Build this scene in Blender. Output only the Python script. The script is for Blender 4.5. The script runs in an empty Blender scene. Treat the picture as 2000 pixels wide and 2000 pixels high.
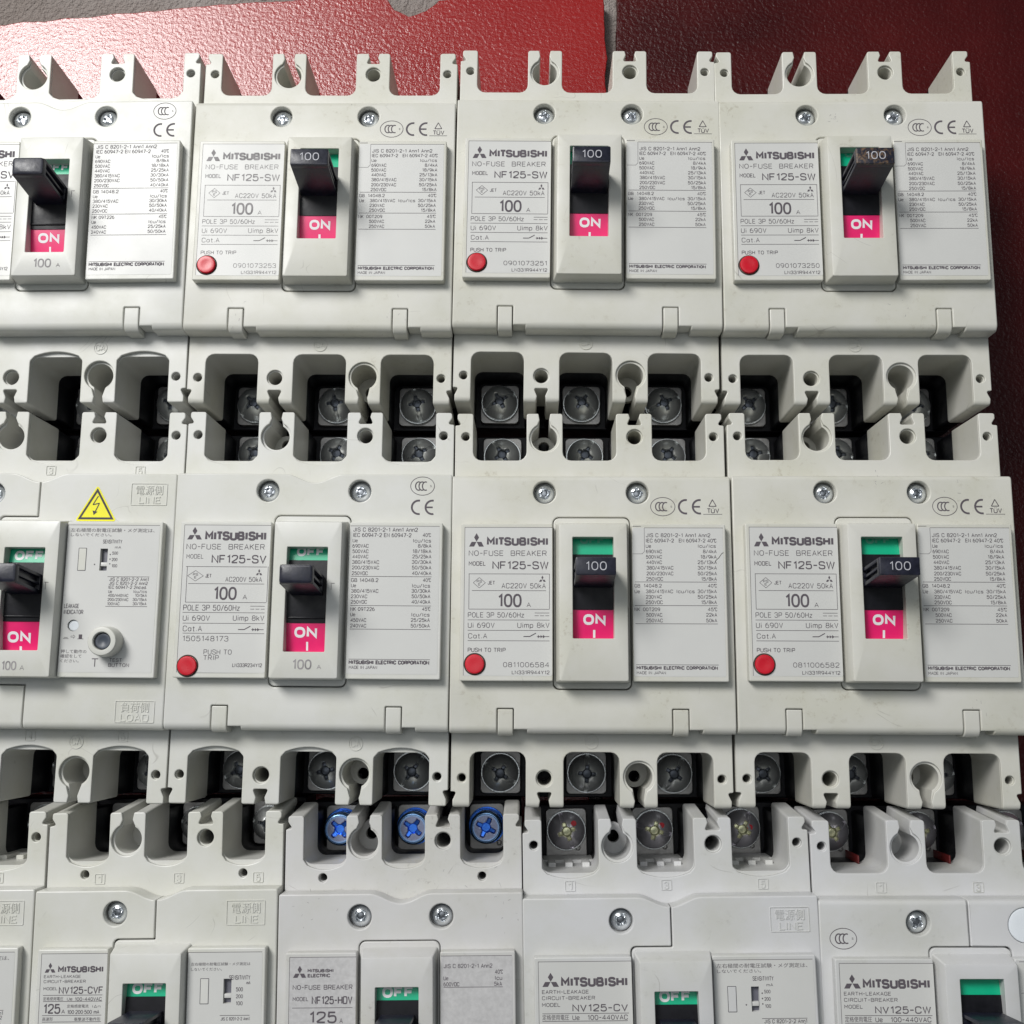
import bpy, bmesh, math, random
from math import sin, cos, pi, radians, sqrt
from mathutils import Matrix, Vector
from mathutils import noise as mnoise

# ------------------------------------------------------------------ camera, world, lamps, exposure
SC = bpy.context.scene
COL = SC.collection
MM = 0.001
cam_d = bpy.data.cameras.new('camera')
cam = bpy.data.objects.new('camera', cam_d)
COL.objects.link(cam)
cam_d.sensor_fit = 'HORIZONTAL'
cam_d.sensor_width = 36.0
cam_d.lens = 36.0 * 2201.65 / 2000.0
cam_d.clip_start = 0.01
cam_d.clip_end = 60
CR = Matrix(((0.9997344, -0.01222999, 0.01953362), (0.01527048, 0.98634257, -0.1639974), (-0.01726115, 0.16425213, 0.98626735)))
cam.matrix_world = Matrix.Translation((0, 0, 0.423547)) @ CR.to_4x4()
SC.camera = cam

world = bpy.data.worlds.new('World')
SC.world = world
world.use_nodes = True
bgn = world.node_tree.nodes['Background']
bgn.inputs['Color'].default_value = (0.80, 0.92, 1.0, 1)
bgn.inputs['Strength'].default_value = 0.11

def area_light(name, loc, target, sx, sy, power, color):
    d = bpy.data.lights.new(name, 'AREA')
    d.shape = 'RECTANGLE'; d.size = sx; d.size_y = sy; d.energy = power; d.color = color
    o = bpy.data.objects.new(name, d)
    COL.objects.link(o)
    o.location = loc
    o.rotation_euler = (Vector(target) - Vector(loc)).to_track_quat('-Z', 'Y').to_euler()
    return o
area_light('doorway_daylight', (-0.74, 0.86, 1.26), (-0.02, 0.04, 0.0), 0.52, 0.62, 24.0, (1.0, 0.99, 0.97))
area_light('overhead_fill', (-0.20, 0.34, 1.60), (-0.02, 0.04, 0.0), 1.1, 1.0, 4.2, (0.95, 0.98, 1.0))  # added weak overhead fill

SC.view_settings.view_transform = 'Standard'
SC.view_settings.look = 'None'
SC.view_settings.exposure = 0.0
SC.view_settings.gamma = 1.0
SC.cycles.use_denoising = True
SC.cycles.max_bounces = 8
SC.cycles.diffuse_bounces = 2

# ------------------------------------------------------------------ materials
def new_mat(name):
    m = bpy.data.materials.new(name); m.use_nodes = True
    nt = m.node_tree
    return m, nt, nt.nodes['Principled BSDF']

def N(nt, typ, **kw):
    n = nt.nodes.new(typ)
    for k, v in kw.items():
        if k in ('noise_dimensions', 'feature', 'data_type', 'blend_type', 'operation', 'distance', 'musgrave_dimensions'):
            setattr(n, k, v)
        else:
            n.inputs[k].default_value = v
    return n

def ramp(nt, src, stops):
    r = nt.nodes.new('ShaderNodeValToRGB')
    while len(r.color_ramp.elements) < len(stops): r.color_ramp.elements.new(0.5)
    for e, (p, c) in zip(r.color_ramp.elements, stops):
        e.position = p; e.color = (c[0], c[1], c[2], 1) if hasattr(c, '__len__') else (c, c, c, 1)
    nt.links.new(src, r.inputs['Fac'])
    return r.outputs['Color']

def coords(nt):
    # object space shifted by a per object random value, so alike breakers do not carry the same marks
    tc = nt.nodes.new('ShaderNodeTexCoord'); oi = nt.nodes.new('ShaderNodeObjectInfo')
    mul = N(nt, 'ShaderNodeMath', operation='MULTIPLY'); mul.inputs[1].default_value = 7.3
    nt.links.new(oi.outputs['Random'], mul.inputs[0])
    add = N(nt, 'ShaderNodeVectorMath', operation='ADD')
    nt.links.new(tc.outputs['Object'], add.inputs[0]); nt.links.new(mul.outputs[0], add.inputs[1])
    return add.outputs[0]

def plastic(name, col, dirt_col, dirt=0.25, rough=0.42, scuff=0.35):
    m, nt, b = new_mat(name)
    co = coords(nt)
    n1 = N(nt, 'ShaderNodeTexNoise', Scale=38.0, Detail=6.0, Roughness=0.62)
    n2 = N(nt, 'ShaderNodeTexNoise', Scale=420.0, Detail=5.0, Roughness=0.7)
    nt.links.new(co, n1.inputs['Vector']); nt.links.new(co, n2.inputs['Vector'])
    mix1 = N(nt, 'ShaderNodeMix', data_type='RGBA')
    mix1.inputs[6].default_value = (*col, 1); mix1.inputs[7].default_value = (*[c*0.90 for c in col[:2]], col[2]*0.84, 1)
    f1 = ramp(nt, n1.outputs['Fac'], [(0.38, 0.0), (0.68, 1.0)])
    nt.links.new(f1, mix1.inputs[0])
    # fine grime: clusters of small specks where the coarse noise is high
    gr = N(nt, 'ShaderNodeMath', operation='MULTIPLY')
    f2 = ramp(nt, n2.outputs['Fac'], [(0.56, 0.0), (0.74, 1.0)])
    f3 = ramp(nt, n1.outputs['Fac'], [(0.50, 0.0), (0.66, dirt)])
    nt.links.new(f2, gr.inputs[0]); nt.links.new(f3, gr.inputs[1])
    mix2 = N(nt, 'ShaderNodeMix', data_type='RGBA')
    nt.links.new(gr.outputs[0], mix2.inputs[0]); nt.links.new(mix1.outputs[2], mix2.inputs[6])
    mix2.inputs[7].default_value = (*dirt_col, 1)
    # hairline scratches: thin isolines of a distorted noise, broken up by another noise
    n3 = N(nt, 'ShaderNodeTexNoise', Scale=26.0, Detail=1.5, Distortion=1.6); nt.links.new(co, n3.inputs['Vector'])
    sub = N(nt, 'ShaderNodeMath', operation='SUBTRACT'); sub.inputs[1].default_value = 0.5
    nt.links.new(n3.outputs['Fac'], sub.inputs[0])
    ab = N(nt, 'ShaderNodeMath', operation='ABSOLUTE'); nt.links.new(sub.outputs[0], ab.inputs[0])
    line = ramp(nt, ab.outputs[0], [(0.0, 1.0), (0.0035, 0.0)])
    n4 = N(nt, 'ShaderNodeTexNoise', Scale=60.0, Detail=3.0); nt.links.new(co, n4.inputs['Vector'])
    brk = ramp(nt, n4.outputs['Fac'], [(0.60, 0.0), (0.66, scuff)])
    lm = N(nt, 'ShaderNodeMath', operation='MULTIPLY'); nt.links.new(line, lm.inputs[0]); nt.links.new(brk, lm.inputs[1])
    mix3 = N(nt, 'ShaderNodeMix', data_type='RGBA')
    nt.links.new(lm.outputs[0], mix3.inputs[0]); nt.links.new(mix2.outputs[2], mix3.inputs[6])
    mix3.inputs[7].default_value = (0.16, 0.14, 0.12, 1)
    nt.links.new(mix3.outputs[2], b.inputs['Base Color'])
    rr_ = ramp(nt, n1.outputs['Fac'], [(0.3, rough - 0.05), (0.7, rough + 0.10)])
    nt.links.new(rr_, b.inputs['Roughness'])
    b.inputs['Specular IOR Level'].default_value = 0.45
    b.inputs['Subsurface Weight'].default_value = 0.0
    nb = N(nt, 'ShaderNodeTexNoise', Scale=1500.0, Detail=2.0); nt.links.new(co, nb.inputs['Vector'])
    bu = N(nt, 'ShaderNodeBump', Strength=0.16, Distance=0.00006)
    nt.links.new(nb.outputs['Fac'], bu.inputs['Height'])
    bu2 = N(nt, 'ShaderNodeBump', Strength=0.25, Distance=0.0004)
    nw = N(nt, 'ShaderNodeTexNoise', Scale=45.0, Detail=1.0); nt.links.new(co, nw.inputs['Vector'])
    nt.links.new(nw.outputs['Fac'], bu2.inputs['Height']); nt.links.new(bu2.outputs[0], bu.inputs['Normal'])
    nt.links.new(bu.outputs[0], b.inputs['Normal'])
    return m

def simple(name, col, rough=0.5, metal=0.0, spec=0.5, var=0.12, scale=120.0, bump=0.0, bscale=900.0):
    m, nt, b = new_mat(name)
    co = coords(nt)
    n1 = N(nt, 'ShaderNodeTexNoise', Scale=scale, Detail=5.0, Roughness=0.6); nt.links.new(co, n1.inputs['Vector'])
    c = ramp(nt, n1.outputs['Fac'], [(0.3, tuple(x*(1-var) for x in col)), (0.7, tuple(min(1, x*(1+var)) for x in col))])
    nt.links.new(c, b.inputs['Base Color'])
    r = ramp(nt, n1.outputs['Fac'], [(0.3, max(0, rough-0.06)), (0.7, rough+0.08)])
    nt.links.new(r, b.inputs['Roughness'])
    b.inputs['Metallic'].default_value = metal
    b.inputs['Specular IOR Level'].default_value = spec
    if bump:
        nb = N(nt, 'ShaderNodeTexNoise', Scale=bscale, Detail=3.0); nt.links.new(co, nb.inputs['Vector'])
        bu = N(nt, 'ShaderNodeBump', Strength=bump, Distance=0.0001)
        nt.links.new(nb.outputs['Fac'], bu.inputs['Height']); nt.links.new(bu.outputs[0], b.inputs['Normal'])
    return m

M = {}
M['cream'] = plastic('cream_plastic', (0.665, 0.655, 0.605), (0.30, 0.25, 0.17), 0.60, 0.36)
M['ivory'] = plastic('pale_ivory_plastic', (0.685, 0.682, 0.65), (0.34, 0.31, 0.25), 0.25, 0.34)
M['grey'] = plastic('cool_grey_plastic', (0.645, 0.645, 0.652), (0.30, 0.29, 0.27), 0.30, 0.42)
M['dirty'] = plastic('grimy_grey_plastic', (0.625, 0.618, 0.612), (0.16, 0.14, 0.12), 0.75, 0.46, 0.6)
M['label'] = simple('label_film', (0.635, 0.633, 0.612), 0.34, var=0.03, scale=30)
M['label_dirty'] = simple('soiled_label_film', (0.55, 0.54, 0.54), 0.42, var=0.10, scale=700)
M['ink'] = simple('grey_print', (0.115, 0.10, 0.115), 0.6, spec=0.2)
M['dim_off'] = simple('shaded_off_print', (0.10, 0.42, 0.28), 0.5)  # green instead of white: the frame's shade painted into the OFF letters
M['ink_dark'] = simple('dark_print', (0.075, 0.07, 0.085), 0.6, spec=0.2)
M['ink_faint'] = simple('rubbed_print', (0.30, 0.285, 0.29), 0.6, spec=0.2, var=0.35, scale=300)
M['groove'] = simple('dark_groove', (0.07, 0.06, 0.05), 0.8, spec=0.1)  # dark tone of the ring round the trip button and of the crack
M['black'] = simple('black_moulding', (0.006, 0.006, 0.009), 0.42, spec=0.28, var=0.25, scale=300, bump=0.25)
M['handle'] = simple('black_handle_plastic', (0.013, 0.014, 0.027), 0.36, var=0.35, scale=500, bump=0.4)
M['handle_worn'] = simple('worn_handle_plastic', (0.017, 0.018, 0.030), 0.40, var=0.4, scale=500, bump=0.5)
def wear_tip(m):
    # rubbed brown patches on the tip only
    nt = m.node_tree; b = nt.nodes['Principled BSDF']; tc = nt.nodes.new('ShaderNodeTexCoord')
    sx = nt.nodes.new('ShaderNodeSeparateXYZ'); nt.links.new(tc.outputs['Object'], sx.inputs[0])
    mr = nt.nodes.new('ShaderNodeMapRange'); mr.inputs[1].default_value = .0868; mr.inputs[2].default_value = .0878; nt.links.new(sx.outputs[2], mr.inputs[0])
    n = N(nt, 'ShaderNodeTexNoise', Scale=620.0, Detail=5.0, Roughness=.7); nt.links.new(tc.outputs['Object'], n.inputs['Vector'])
    r = ramp(nt, n.outputs['Fac'], [(.47, 0.0), (.60, 1.0)])
    mu = N(nt, 'ShaderNodeMath', operation='MULTIPLY'); nt.links.new(r, mu.inputs[0]); nt.links.new(mr.outputs[0], mu.inputs[1])
    mx = N(nt, 'ShaderNodeMix', data_type='RGBA'); old = b.inputs['Base Color'].links[0].from_socket
    nt.links.new(old, mx.inputs[6]); mx.inputs[7].default_value = (.16, .10, .06, 1); nt.links.new(mu.outputs[0], mx.inputs[0]); nt.links.new(mx.outputs[2], b.inputs['Base Color'])
wear_tip(M['handle_worn'])
M['cap_print'] = simple('greyed_cap_print', (0.50, 0.50, 0.54), 0.5, var=0.2, scale=500)
M['white'] = simple('white_print', (0.82, 0.80, 0.82), 0.5, var=0.03)
M['pink'] = simple('pink_sticker', (0.80, 0.012, 0.15), 0.33, var=0.05)
M['green'] = simple('green_sticker', (0.0, 0.44, 0.23), 0.33, var=0.05)
M['red'] = simple('red_button', (0.62, 0.006, 0.022), 0.30, var=0.10)
M['redstrip'] = simple('red_insulation', (0.12, 0.010, 0.010), 0.55, var=0.2)
M['steel'] = simple('zinc_steel', (0.62, 0.66, 0.70), 0.24, 1.0, var=0.18, scale=350, bump=0.35, bscale=1300)
M['dull'] = simple('dull_steel', (0.55, 0.57, 0.57), 0.27, 1.0, var=0.28, scale=260, bump=0.5, bscale=1000)
M['pad'] = simple('tinned_terminal', (0.35, 0.34, 0.33), 0.40, 0.85, var=0.2, scale=300, bump=0.4)
M['blue'] = simple('blue_passivated_steel', (0.05, 0.17, 0.62), 0.20, 1.0, var=0.45, scale=220, bump=0.2)
M['brass'] = simple('yellow_passivated_steel', (0.60, 0.58, 0.30), 0.22, 1.0, var=0.3, scale=260)
def radial(name, r_edge, rim, face, hole, zhole, rough=0.2, r_in=0.003, metal=0.9):
    # plating colour by rim, face and recess; zinc recesses are painted with shade
    m, nt, b = new_mat(name)
    tc = nt.nodes.new('ShaderNodeTexCoord'); sx = nt.nodes.new('ShaderNodeSeparateXYZ'); nt.links.new(tc.outputs['Object'], sx.inputs[0])
    cx_ = nt.nodes.new('ShaderNodeCombineXYZ'); nt.links.new(sx.outputs[0], cx_.inputs[0]); nt.links.new(sx.outputs[1], cx_.inputs[1])
    ln = N(nt, 'ShaderNodeVectorMath', operation='LENGTH'); nt.links.new(cx_.outputs[0], ln.inputs[0])
    mr = nt.nodes.new('ShaderNodeMapRange'); mr.inputs[1].default_value = r_edge - .0004; mr.inputs[2].default_value = r_edge + .0003; nt.links.new(ln.outputs['Value'], mr.inputs[0])
    mz = nt.nodes.new('ShaderNodeMapRange'); mz.inputs[1].default_value = zhole; mz.inputs[2].default_value = zhole - .0005; nt.links.new(sx.outputs[2], mz.inputs[0])
    inner = nt.nodes.new('ShaderNodeMath'); inner.operation = 'LESS_THAN'; inner.inputs[1].default_value = r_in; nt.links.new(ln.outputs['Value'], inner.inputs[0])
    mu = nt.nodes.new('ShaderNodeMath'); mu.operation = 'MULTIPLY'; nt.links.new(mz.outputs[0], mu.inputs[0]); nt.links.new(inner.outputs[0], mu.inputs[1])
    a = N(nt, 'ShaderNodeMix', data_type='RGBA'); a.inputs[6].default_value = (*face, 1); a.inputs[7].default_value = (*rim, 1); nt.links.new(mr.outputs[0], a.inputs[0])
    c = N(nt, 'ShaderNodeMix', data_type='RGBA'); nt.links.new(a.outputs[2], c.inputs[6]); c.inputs[7].default_value = (*hole, 1); nt.links.new(mu.outputs[0], c.inputs[0])
    nt.links.new(c.outputs[2], b.inputs['Base Color']); b.inputs['Metallic'].default_value = metal; b.inputs['Roughness'].default_value = rough
    nb = N(nt, 'ShaderNodeTexNoise', Scale=1100.0, Detail=3.0); nt.links.new(tc.outputs['Object'], nb.inputs['Vector'])
    bu = N(nt, 'ShaderNodeBump', Strength=0.10, Distance=0.0001); nt.links.new(nb.outputs['Fac'], bu.inputs['Height']); nt.links.new(bu.outputs[0], b.inputs['Normal'])
    return m
M['blue_head'] = radial('blue_passivated_head', 0.0042, (0.30, 0.52, 0.88), (0.26, 0.28, 0.40), (0.06, 0.24, 0.95), 0.0022, 0.24, .0036, .85)
M['dull_head'] = radial('zinc_terminal_head', 0.0066, (0.66, 0.68, 0.68), (0.80, 0.82, 0.81), (0.08, 0.09, 0.11), 0.0029, 0.30, .0034, .62)  # dark hole colour paints the shade inside the driver recess
M['steel_head'] = radial('zinc_cover_head', 0.0029, (0.34, 0.36, 0.40), (0.80, 0.83, 0.86), (0.10, 0.11, 0.13), 0.00075, 0.27, .0021)  # recess shade painted dark here too
M['chrome_head'] = radial('dark_plated_head', 0.0066, (0.66, 0.68, 0.70), (0.74, 0.71, 0.76), (0.66, 0.66, 0.42), 0.0029, 0.24, .0033, .62)
M['yellow'] = simple('warning_yellow', (0.86, 0.80, 0.0), 0.4, var=0.03)
M['darkgrey'] = simple('dark_grey_button', (0.055, 0.065, 0.085), 0.38, var=0.2)
M['slate'] = simple('slate_slot', (0.13, 0.13, 0.16), 0.5, var=0.15)
M['offwhite'] = simple('white_indicator', (0.80, 0.84, 0.88), 0.4, var=0.02)

# ------------------------------------------------------------------ mesh helpers (all in millimetres, scaled at the end)
def to_mesh_from_curve(cu, name):
    o = bpy.data.objects.new('tmp', cu); COL.objects.link(o)
    dg = bpy.context.evaluated_depsgraph_get(); dg.update()
    me = bpy.data.meshes.new_from_object(o.evaluated_get(dg))
    bpy.data.objects.remove(o); bpy.data.curves.remove(cu)
    me.name = name; me.materials.clear()
    return me

def curve2d(loops, z0, z1, bevel=0.25, res=1):
    cu = bpy.data.curves.new('c', 'CURVE'); cu.dimensions = '2D'; cu.fill_mode = 'BOTH'
    for lp in loops:
        sp = cu.splines.new('POLY'); sp.points.add(len(lp) - 1)
        for p, q in zip(sp.points, lp): p.co = (q[0], q[1], 0, 1)
        sp.use_cyclic_u = True
    cu.extrude = (z1 - z0) / 2 - bevel
    cu.bevel_depth = bevel; cu.bevel_resolution = res; cu.offset = -bevel if bevel else 0
    me = to_mesh_from_curve(cu, 'm')
    me.transform(Matrix.Translation((0, 0, (z0 + z1) / 2)))
    return me

def join(meshes):
    bm = bmesh.new()
    for me in meshes:
        bm.from_mesh(me); bpy.data.meshes.remove(me)
    out = bpy.data.meshes.new('m'); bm.to_mesh(out); bm.free()
    return out

def soften(me, axis_y, r, sign, ztop, zmin=None, steps=5):
    # roll the front edge over near y = axis_y: vertices above mid height drop along a quarter circle
    bm = bmesh.new(); bm.from_mesh(me)
    for k in range(1, steps + 1):
        yy = axis_y + sign * r * (1 - cos(k / steps * pi / 2)) if k < steps else axis_y + sign * r
        bmesh.ops.bisect_plane(bm, geom=bm.verts[:] + bm.edges[:] + bm.faces[:], plane_co=(0, yy, 0), plane_no=(0, 1, 0))
    lim = zmin if zmin is not None else ztop - r * 1.2
    for v in bm.verts:
        d = (v.co.y - axis_y) * sign
        if d < r and v.co.z > lim:
            d = max(d, 0); v.co.z -= r - sqrt(max(r * r - (r - d) ** 2, 0))
    bm.to_mesh(me); bm.free()
    return me

def rr(x0, y0, x1, y1, r, n=5):
    if x0 > x1: x0, x1 = x1, x0
    if y0 > y1: y0, y1 = y1, y0
    out = []
    for cx, cy, a in ((x1 - r, y1 - r, 0), (x0 + r, y1 - r, 90), (x0 + r, y0 + r, 180), (x1 - r, y0 + r, 270)):
        for k in range(n + 1):
            t = radians(a + 90 * k / n); out.append((cx + r * cos(t), cy + r * sin(t)))
    return out

def circ(cx, cy, r, n=28, a0=0.0):
    return [(cx + r * cos(2 * pi * k / n + a0), cy + r * sin(2 * pi * k / n + a0)) for k in range(n)]

def arc(cx, cy, r, a0, a1, n=18):
    return [(cx + r * cos(radians(a0 + (a1 - a0) * k / n)), cy + r * sin(radians(a0 + (a1 - a0) * k / n))) for k in range(n + 1)]

def fillet(pts, n=4):
    out = []; L = len(pts)
    for i in range(L):
        p = pts[i]
        r = p[2] if len(p) > 2 else 0
        if r <= 0: out.append((p[0], p[1])); continue
        a, b = pts[i - 1], pts[(i + 1) % L]
        P = Vector(p[:2]); A = Vector(a[:2]) - P; B = Vector(b[:2]) - P
        la, lb = A.length, B.length; A.normalize(); B.normalize()
        ang = A.angle(B)
        d = min(r / math.tan(ang / 2), la * 0.48, lb * 0.48); r2 = d * math.tan(ang / 2)
        C = P + (A + B).normalized() * (r2 / sin(ang / 2))
        s = P + A * d - C; e = P + B * d - C
        a0 = math.atan2(s.y, s.x); a1 = math.atan2(e.y, e.x)
        da = (a1 - a0 + pi) % (2 * pi) - pi
        for k in range(n + 1):
            t = a0 + da * k / n; out.append((C.x + r2 * cos(t), C.y + r2 * sin(t)))
    return out

def rings(loops, close_top=False, close_bottom=False):
    bm = bmesh.new(); R_ = []
    for z, lp in loops: R_.append([bm.verts.new((x, y, z)) for x, y in lp])
    for a, b in zip(R_, R_[1:]):
        n = len(a)
        for i in range(n): bm.faces.new((a[i], a[(i + 1) % n], b[(i + 1) % n], b[i]))
    if close_top: bm.faces.new(R_[-1])
    if close_bottom: bm.faces.new(R_[0][::-1])
    me = bpy.data.meshes.new('m'); bm.to_mesh(me); bm.free()
    return me

def flip_out(me):
    bm = bmesh.new(); bm.from_mesh(me); bmesh.ops.recalc_face_normals(bm, faces=bm.faces[:]); bm.to_mesh(me); bm.free(); return me

def finish(me, smooth=30):
    me.transform(Matrix.Scale(MM, 4))
    if smooth:
        for p in me.polygons: p.use_smooth = True
        try: me.set_sharp_from_angle(angle=radians(smooth))
        except Exception: pass
    return me

CACHE = {}
def cached(key, fn, smooth=30):
    if key not in CACHE:
        me = finish(fn(), smooth); me.name = str(key[0] if isinstance(key, tuple) else key)
        CACHE[key] = me
    return CACHE[key]

def ob(name, me, mat, parent=None, loc=(0, 0, 0), rz=0.0, kind=None):
    o = bpy.data.objects.new(name, me); COL.objects.link(o)
    if len(me.materials) == 0: me.materials.append(None)
    o.material_slots[0].link = 'OBJECT'; o.material_slots[0].material = M[mat] if isinstance(mat, str) else mat
    o.parent = parent
    o.location = [c * MM for c in loc]; o.rotation_euler = (0, 0, rz)
    if kind: o['kind'] = kind
    return o

# ------------------------------------------------------------------ lettering
TC = {}
# single-stroke lettering in the manner of the laser printed labels: per glyph (width, strokes); 's' strokes are rounded, 'c' rounded and closed, 'p' straight
G = {
 'A': (4, [('p', (0,0),(2,6),(4,0)), ('p', (.75,2),(3.25,2))]),
 'B': (4, [('p', (0,0),(0,6)), ('s', (0,6),(2,6),(3.7,6),(3.7,3.1),(2,3.1),(0,3.1)), ('s', (0,3.1),(2.2,3.1),(4,3.1),(4,0),(2.2,0),(0,0))]),
 'C': (4, [('s', (3.95,4.3),(3.7,6.1),(0,6.1),(0,3),(0,-.1),(3.7,-.1),(3.95,1.7))]),
 'D': (4, [('p', (0,0),(0,6)), ('s', (0,6),(2,6),(4,6),(4,0),(2,0),(0,0))]),
 'E': (3.6, [('p', (3.6,6),(0,6),(0,0),(3.6,0)), ('p', (0,3.1),(3.1,3.1))]),
 'F': (3.6, [('p', (3.6,6),(0,6),(0,0)), ('p', (0,3.1),(3.1,3.1))]),
 'G': (4, [('s', (3.9,4.5),(3.6,6.1),(0,6.1),(0,3),(0,-.1),(3.9,-.1),(3.95,1.6),(3.95,2.8)), ('p', (3.95,2.8),(2.2,2.8))]),
 'H': (4, [('p', (0,0),(0,6)), ('p', (4,0),(4,6)), ('p', (0,3.1),(4,3.1))]),
 'I': (1.0, [('p', (.5,0),(.5,6))]),
 'J': (3, [('s', (3,6),(3,3),(3,-.1),(.3,-.1),(0,1.6))]),
 'K': (3.9, [('p', (0,0),(0,6)), ('p', (3.8,6),(0,2.4)), ('p', (1.3,3.6),(3.9,0))]),
 'L': (3.4, [('p', (0,6),(0,0),(3.4,0))]),
 'M': (4.6, [('p', (0,0),(0,6),(2.3,2.3),(4.6,6),(4.6,0))]),
 'N': (4, [('p', (0,0),(0,6),(4,0),(4,6))]),
 'O': (4.2, [('c', (0,0),(4.2,0),(4.2,6),(0,6))]),
 'P': (3.9, [('p', (0,0),(0,6)), ('s', (0,6),(2.1,6),(3.9,6),(3.9,2.8),(2.1,2.8),(0,2.8))]),
 'Q': (4.2, [('c', (0,0),(4.2,0),(4.2,6),(0,6)), ('p', (2.6,1.5),(4.2,-.2))]),
 'R': (4, [('p', (0,0),(0,6)), ('s', (0,6),(2.1,6),(3.9,6),(3.9,2.9),(2.1,2.9),(0,2.9)), ('p', (2.2,2.9),(4,0))]),
 'S': (4, [('s', (3.8,4.6),(3.5,6.1),(.1,6.1),(0,3.4),(2,3.05),(4,2.7),(4,-.1),(.3,-.1),(0,1.5))]),
 'T': (4, [('p', (0,6),(4,6)), ('p', (2,6),(2,0))]),
 'U': (4, [('s', (0,6),(0,3),(0,-.1),(4,-.1),(4,3),(4,6))]),
 'V': (4, [('p', (0,6),(2,0),(4,6))]),
 'W': (5.4, [('p', (0,6),(1.35,0),(2.7,6),(4.05,0),(5.4,6))]),
 'X': (4, [('p', (0,0),(4,6)), ('p', (0,6),(4,0))]),
 'Y': (4, [('p', (0,6),(2,3),(4,6)), ('p', (2,3),(2,0))]),
 'Z': (4, [('p', (0,6),(4,6),(0,0),(4,0))]),
 '0': (3.8, [('c', (0,0),(3.8,0),(3.8,6),(0,6))]),
 '1': (2.2, [('p', (.4,4.7),(1.8,6),(1.8,0))]),
 '2': (3.8, [('s', (.1,4.5),(.3,6.1),(3.8,6.1),(3.8,3.6),(2.2,2.2),(.2,.7),(0,0)), ('p', (0,0),(3.8,0))]),
 '3': (3.8, [('s', (.1,4.8),(.4,6.1),(3.6,6.1),(3.6,3.1),(1.4,3.1)), ('s', (1.4,3.1),(3.8,3.1),(3.8,-.1),(.3,-.1),(0,1.4))]),
 '4': (4, [('p', (3,0),(3,6),(0,1.7),(4,1.7))]),
 '5': (3.8, [('p', (3.5,6),(.5,6),(.25,3.1)), ('s', (.25,3.1),(1.2,3.9),(3.8,3.9),(3.8,-.1),(.4,-.1),(0,1.3))]),
 '6': (3.8, [('c', (0,0),(3.8,0),(3.8,3.7),(0,3.7)), ('s', (0,1.8),(0,3.6),(.5,5.2),(2.6,6))]),
 '7': (3.8, [('p', (0,6),(3.8,6),(1.3,0))]),
 '8': (3.8, [('c', (0,0),(3.8,0),(3.8,3.15),(0,3.15)), ('c', (.25,3.15),(3.55,3.15),(3.55,6),(.25,6))]),
 '9': (3.8, [('c', (0,2.3),(3.8,2.3),(3.8,6),(0,6)), ('s', (3.8,4.2),(3.8,2.4),(3.3,.8),(1.2,0))]),
 'a': (3.4, [('c', (0,0),(3.2,0),(3.2,4.1),(0,4.1)), ('p', (3.3,4.1),(3.3,0))]),
 'c': (3.2, [('s', (3.2,3),(3,4.2),(0,4.2),(0,-.1),(3,-.1),(3.2,1.1))]),
 'd': (3.4, [('c', (0,0),(3.3,0),(3.3,4.1),(0,4.1)), ('p', (3.3,6),(3.3,0))]),
 'e': (3.4, [('s', (0,2.1),(3.4,2.1),(3.4,4.2),(0,4.2),(0,2),(0,-.1),(3,-.1),(3.3,.8))]),
 'i': (.6, [('p', (.3,0),(.3,4.1)), ('p', (.3,5.3),(.3,6))]),
 'k': (3, [('p', (0,0),(0,6)), ('p', (2.9,4),(0,1.5)), ('p', (1.1,2.5),(3.1,0))]),
 'm': (5, [('p', (0,0),(0,4.1)), ('s', (0,3),(.4,4.2),(2.5,4.2),(2.5,2.5),(2.5,0)), ('s', (2.5,3),(2.9,4.2),(5,4.2),(5,2.5),(5,0))]),
 'n': (3.2, [('p', (0,0),(0,4.1)), ('s', (0,2.8),(.4,4.2),(3.2,4.3),(3.2,2.5),(3.2,0))]),
 'o': (3.4, [('c', (0,0),(3.4,0),(3.4,4.1),(0,4.1))]),
 'p': (3.4, [('p', (0,-1.8),(0,4.1)), ('c', (0,0),(3.3,0),(3.3,4.1),(0,4.1))]),
 'r': (2.2, [('p', (0,0),(0,4.1)), ('s', (0,2.6),(.3,4.2),(2.2,4.1))]),
 's': (3, [('s', (2.9,3.3),(2.6,4.2),(0,4.2),(.1,2.2),(3,2),(3,-.1),(.2,-.1),(0,.9))]),
 't': (2.2, [('p', (1,5.6),(1,0),(2.1,0)), ('p', (0,4.1),(2.1,4.1))]),
 'u': (3.2, [('s', (0,4.1),(0,2),(0,-.2),(3.2,-.1),(3.2,1.2)), ('p', (3.2,4.1),(3.2,0))]),
 'z': (3, [('p', (0,4.1),(3,4.1),(0,0),(3,0))]),
 '-': (2.6, [('p', (0,2.9),(2.6,2.9))]), '/': (2.8, [('p', (0,-.3),(2.8,6.3))]), '.': (.6, [('p', (0,.35),(.7,.35))]),
 '·': (.8, [('p', (0,3),(.8,3))]), ' ': (1.6, []),
 'Ü': (4, [('s', (0,5.4),(0,3),(0,-.1),(4,-.1),(4,3),(4,5.4)), ('p', (.7,7),(1.5,7)), ('p', (2.5,7),(3.3,7))]),
 'Δ': (4, [('p', (0,0),(2,6),(4,0),(0,0))]),
 '℃': (5, [('c', (0,4.6),(1.3,4.6),(1.3,6),(0,6)), ('s', (5,4.4),(4.8,6.1),(1.9,6.1),(1.9,3),(1.9,-.1),(4.8,-.1),(5,1.6))]),
}
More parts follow.
